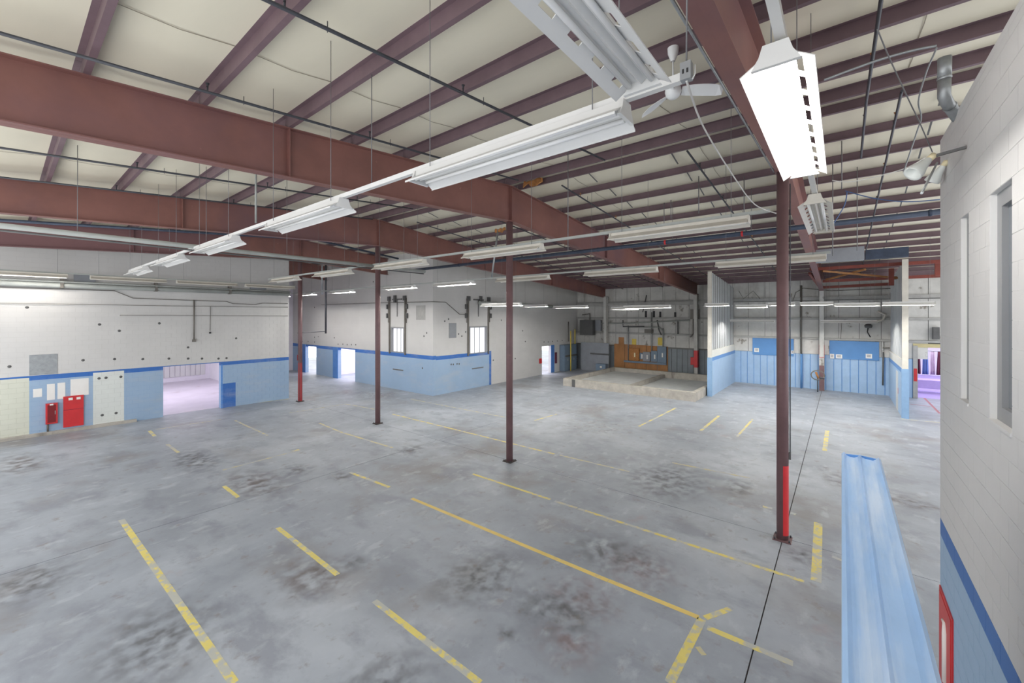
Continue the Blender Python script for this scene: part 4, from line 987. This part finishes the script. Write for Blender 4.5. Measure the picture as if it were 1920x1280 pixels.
for i, (x0, y0, x1, y1, m, lb) in enumerate(((1181, 652, 1199, 676, 'rust', 'rusty brown switch box on the plywood'), (1201, 661, 1206, 673, 'cab', 'narrow small blue-grey switch box on the plywood'),
                                              (1207, 659, 1220, 677, 'cab_grey', 'square pale grey switch box on the plywood'), (1222, 657, 1233, 678, 'cab', 'middle blue-grey switch box on the plywood'), (1234, 649, 1250, 680, 'cab', 'tallest blue-grey switch box right on the plywood'))):
    t2 = thing('switch_box', lb, 'switch box', onX(x0, y1, XF - .04))
    fbox('box', x0, y0, x1, y1, XF - .04, .2, m, parent=t2)
    cv = fbox('cover', x0 + 1, y0 + 1, x1 - 1, y1 - 1, XF - .24, .02, m, parent=t2)
    hd = fbox('handle', (x0 + x1) / 2 - 1, (y0 + y1) / 2 - 3, (x0 + x1) / 2 + 1.5, (y0 + y1) / 2 + 5, XF - .26, .05, 'paper' if i != 0 else 'cream', parent=t2); hd.parent = cv; hd.location = (0, 0, 0)
fbox('wire_trough', 1171, 675, 1250, 684, XF - .04, .18, 'cab', 'long blue-grey wire trough below the switch boxes', 'trough')
for i, (x, y0, y1) in enumerate(((1178, 610, 676), (1222, 600, 658), (1243, 615, 650))):
    tag(MB().tube([onX(x, y0, XF - .15), onX(x, y1, XF - .15)], .045, 8).build('riser_conduit', M['galv']), '%s riser conduit from the left above the switch boxes' % ORD[i], 'conduit')
for i, (x, y, w, h) in enumerate(((1165, 640, 10, 16), (1189, 642, 8, 14), (1238, 640, 9, 15))):
    fbox('bare_insulation_patch', x - w / 2, y - h / 2, x + w / 2, y + h / 2, FW - .032, .02, 'gasyellow' if i else 'ply', '%s torn yellow insulation patch above the plywood from left' % ORD[i], 'insulation')
t = thing('fire_box', 'red fire box beside the ribbed partition on far wall', 'fire cabinet', onX(1307, 684, XF))
fbox('body', 1296, 669, 1308, 684, XF, .2, 'red_paint', parent=t)
fbox('door', 1297, 670, 1307, 683, XF - .2, .02, 'red_paint', parent=t)
# messy pipework on the far wall above the plywood
def fpath(pix, r, m, label):
    tag(MB().tube([onX(x, y, FW - .25) for x, y in pix], r, 7).build('wall_pipe', M[m]), label, 'pipe')
fpath([(1095, 606), (1180, 606), (1293, 600)], .06, 'grey_pipe', 'long grey pipe across the far wall above the plywood')
fpath([(1180, 613), (1236, 613), (1243, 620), (1243, 648)], .05, 'grey_pipe', 'bent grey pipe dropping to the tallest switch box')
fpath([(1168, 600), (1168, 612), (1208, 612)], .05, 'cab_dark', 'dark bent pipe left on the far wall')
fpath([(1222, 585), (1222, 626)], .04, 'cab_dark', 'dark vertical pipe in the middle of far wall')
fpath([(1271, 600), (1271, 626)], .05, 'cab_dark', 'dark vertical pipe right of the middle on far wall')
fpath([(1300, 598), (1300, 625), (1294, 632)], .05, 'hardware', 'hooked pipe near the right column of far wall')
fpath([(1232, 600), (1236, 620), (1240, 628)], .05, 'cab_dark', 'leaning dark strut on the far wall')
fpath([(1205, 585), (1212, 553)], .04, 'cab_dark', 'dark slanting strut high on the far wall')
fbox('unit_heater', 1092, 600, 1116, 628, FW - .38, .5, 'cab_dark', 'dark unit heater high in the far left corner', 'heater')
fbox('wall_box', 1117, 600, 1129, 620, XF, .3, 'cab_grey', 'grey wall box right of the dark heater', 'box')
fbox('wall_box', 1296, 580, 1312, 598, XF, .3, 'hardware', 'brown-grey box high beside the ribbed partition', 'box')
fbox('wall_box', 1210, 617, 1225, 624, XF, .2, 'hardware', 'flat brown box in the middle of far wall', 'box')
for i, (x, y0, y1) in enumerate(((1211, 583, 595), (1226, 583, 595), (1238, 584, 595), (1266, 585, 594))):
    fbox('dark_opening', x - 2, y0, x + 2, y1, FW - .03, .01, 'black', '%s narrow dark slot from left high on the far wall' % ORD[i], 'slot')

# ------------------------------------------------------------------ blue bay: notice boards, column pipes, hose stand
def board(x0, y0, x1, y1, papers, label):
    a, b = onX(x0, y0, XF), onX(x1, y1, XF)
    t = thing('notice_board', label, 'notice board', (XF, (a.y + b.y) / 2, b.z), 'blue notice boards in the bay')
    fbox('board_panel', x0, y0, x1, y1, XF, .04, 'board_blue', parent=t)
    for p in papers:
        s_ = fbox('paper_notice', *p, XF - .04, .006, 'paper', parent=t)
        a, b = onX(p[0], p[1], XF - .05), onX(p[2], p[3], XF - .05)
        for k in range(3):
            zz = a.z + (b.z - a.z) * (.3 + .2 * k)
            MB().box(XF - .049, XF - .0465, b.y + (a.y - b.y) * .2, b.y + (a.y - b.y) * .8, zz, zz + .03).build('print_line', M['ink'], s_)
board(1411, 633, 1488, 668, [(1414, 652, 1423, 660), (1483, 657, 1488, 663)], 'large blue notice board behind the nearest column')
board(1555, 638, 1648, 676, [(1556, 663, 1564, 672), (1567, 664, 1579, 672), (1623, 663, 1635, 672)], 'large blue notice board right of the white wall column')
t = thing('hose_stand', 'small hose reel with orange valve on a thin floor stand in the bay', 'hose stand', onX(1534, 735, 32.6))
hp = onX(1533, 733, 32.6); hp.z = 0
hz = onX(1530, 703, 32.6)
part(MB().tube([hp, (hp.x, hp.y, hz.z - .1)], .03, 8), 'post', M['dark_pipe'], t)
part(MB().tube([Vector((hp.x, hp.y + .35 * math.cos(a * math.pi / 6), hz.z + .3 * math.sin(a * math.pi / 6))) for a in range(13)], .035, 6), 'hose_coil', M['hardware'], t)
part(MB().tube([(hp.x, hp.y - .05, hz.z - .2), (hp.x, hp.y + .1, hz.z + .2)], .06, 8), 'valve', M['rust'], t)
part(MB().tube([(hp.x, hp.y, hz.z - .1), (hp.x, hp.y - .35, hz.z - .2)], .05, 8), 'arm', M['dark_pipe'], t)
t = thing('bay_pipe', 'dark vertical pipe with a blue foot left of the white wall column', 'pipe', (FW - .25, 2.1, 0))
part(MB().tube([(FW - .24, 2.1, 2.3), (FW - .24, 2.1, 6.9)], .05, 8), 'pipe', M['hardware'], t)
part(MB().tube([(FW - .24, 2.1, 0), (FW - .24, 2.1, 2.3)], .055, 8), 'painted_foot', M['board_blue'], t)
tag(MB().tube([onX(1656, 660, XF - .1), onX(1655, 722, XF - .1)], .04, 8).build('bay_pipe', M['cab_dark']), 'dark vertical pipe low on the bay wall right of boards', 'pipe')
tag(MB().tube([onX(1655, 640, XF - .1), onX(1655, 657, XF - .1)], .05, 8).build('bay_pipe', M['panel_white']), 'white pipe stub above the dark pipe right of boards', 'pipe')
fpath([(1655, 652), (1668, 652)], .04, 'hardware', 'short horizontal pipe right of the notice boards')
fpath([(1640, 604), (1655, 600), (1660, 590), (1645, 583)], .07, 'white_dirty', 'white swan-neck pipe at the right end of bay')
tag(MB().lathe([(.0, -.1), (.16, -.08), (.2, .05), (.12, .16), (0, .18)], onX(1628, 612, XF - .3), 12).build('gauge_box', M['cab_dark']), 'dark valve cluster under the bay lights at right', 'valve')
fpath([(1628, 612), (1626, 622), (1632, 632)], .03, 'black', 'black cord dangling from the valve cluster')
fpath([(1385, 545), (1394, 560), (1412, 545), (1425, 560)], .02, 'hardware', 'looped cable high at the left end of bay wall')
fpath([(1486, 565), (1492, 548), (1506, 540), (1560, 545), (1680, 540)], .025, 'hardware', 'arched cable along the top of bay wall')
fpath([(1578, 605), (1576, 635)], .015, 'hardware', 'thin drop wire above the right notice board')
fbox('bay_fan', 1748, 613, 1760, 636, FW - .06, .3, 'cab_dark', 'small dark fan unit above the far opening', 'fan')

# red brace frame under the roof near the right partition
t = thing('brace_frame', 'red-brown steel frame with crossed diagonals under the roof at right', 'steel frame', (28, -2, 7))
for a, b, X, s in (((1518, 505), (1763, 490), 27.5, .16), ((1542, 527), (1763, 517), 30.0, .16), ((1537, 539), (1692, 531), 32.2, .16)):
    part(MB().bar(onX(*a, X), onX(*b, X), s * .7, s), 'beam', M['brace'], t)
part(MB().bar(onX(1542, 508, 27.5), onX(1684, 521, 29.5), .09), 'diagonal', M['ply'], t)
part(MB().bar(onX(1549, 524, 29.8), onX(1622, 505, 27.7), .09), 'diagonal', M['ply'], t)
for x, ya, yb in ((1671, 503, 535), (1758, 493, 517)):
    part(MB().bar(onX(x, ya, 28.5), onX(x, yb, 28.5), .2), 'post', M['brace'], t)
part(MB().bar(onX(1518, 512, 26.5), onX(1537, 538, 32), .12), 'diagonal', M['brace'], t)
fbox('duct_panel', 1530, 470, 1620, 488, 22.0, .3, 'cab_grey', 'long grey duct panel above the red frame, left piece', 'duct')
fbox('duct_panel', 1622, 470, 1702, 482, 22.0, .3, 'navy_pipe', 'dark blue-grey duct panel above the red frame, right piece', 'duct')
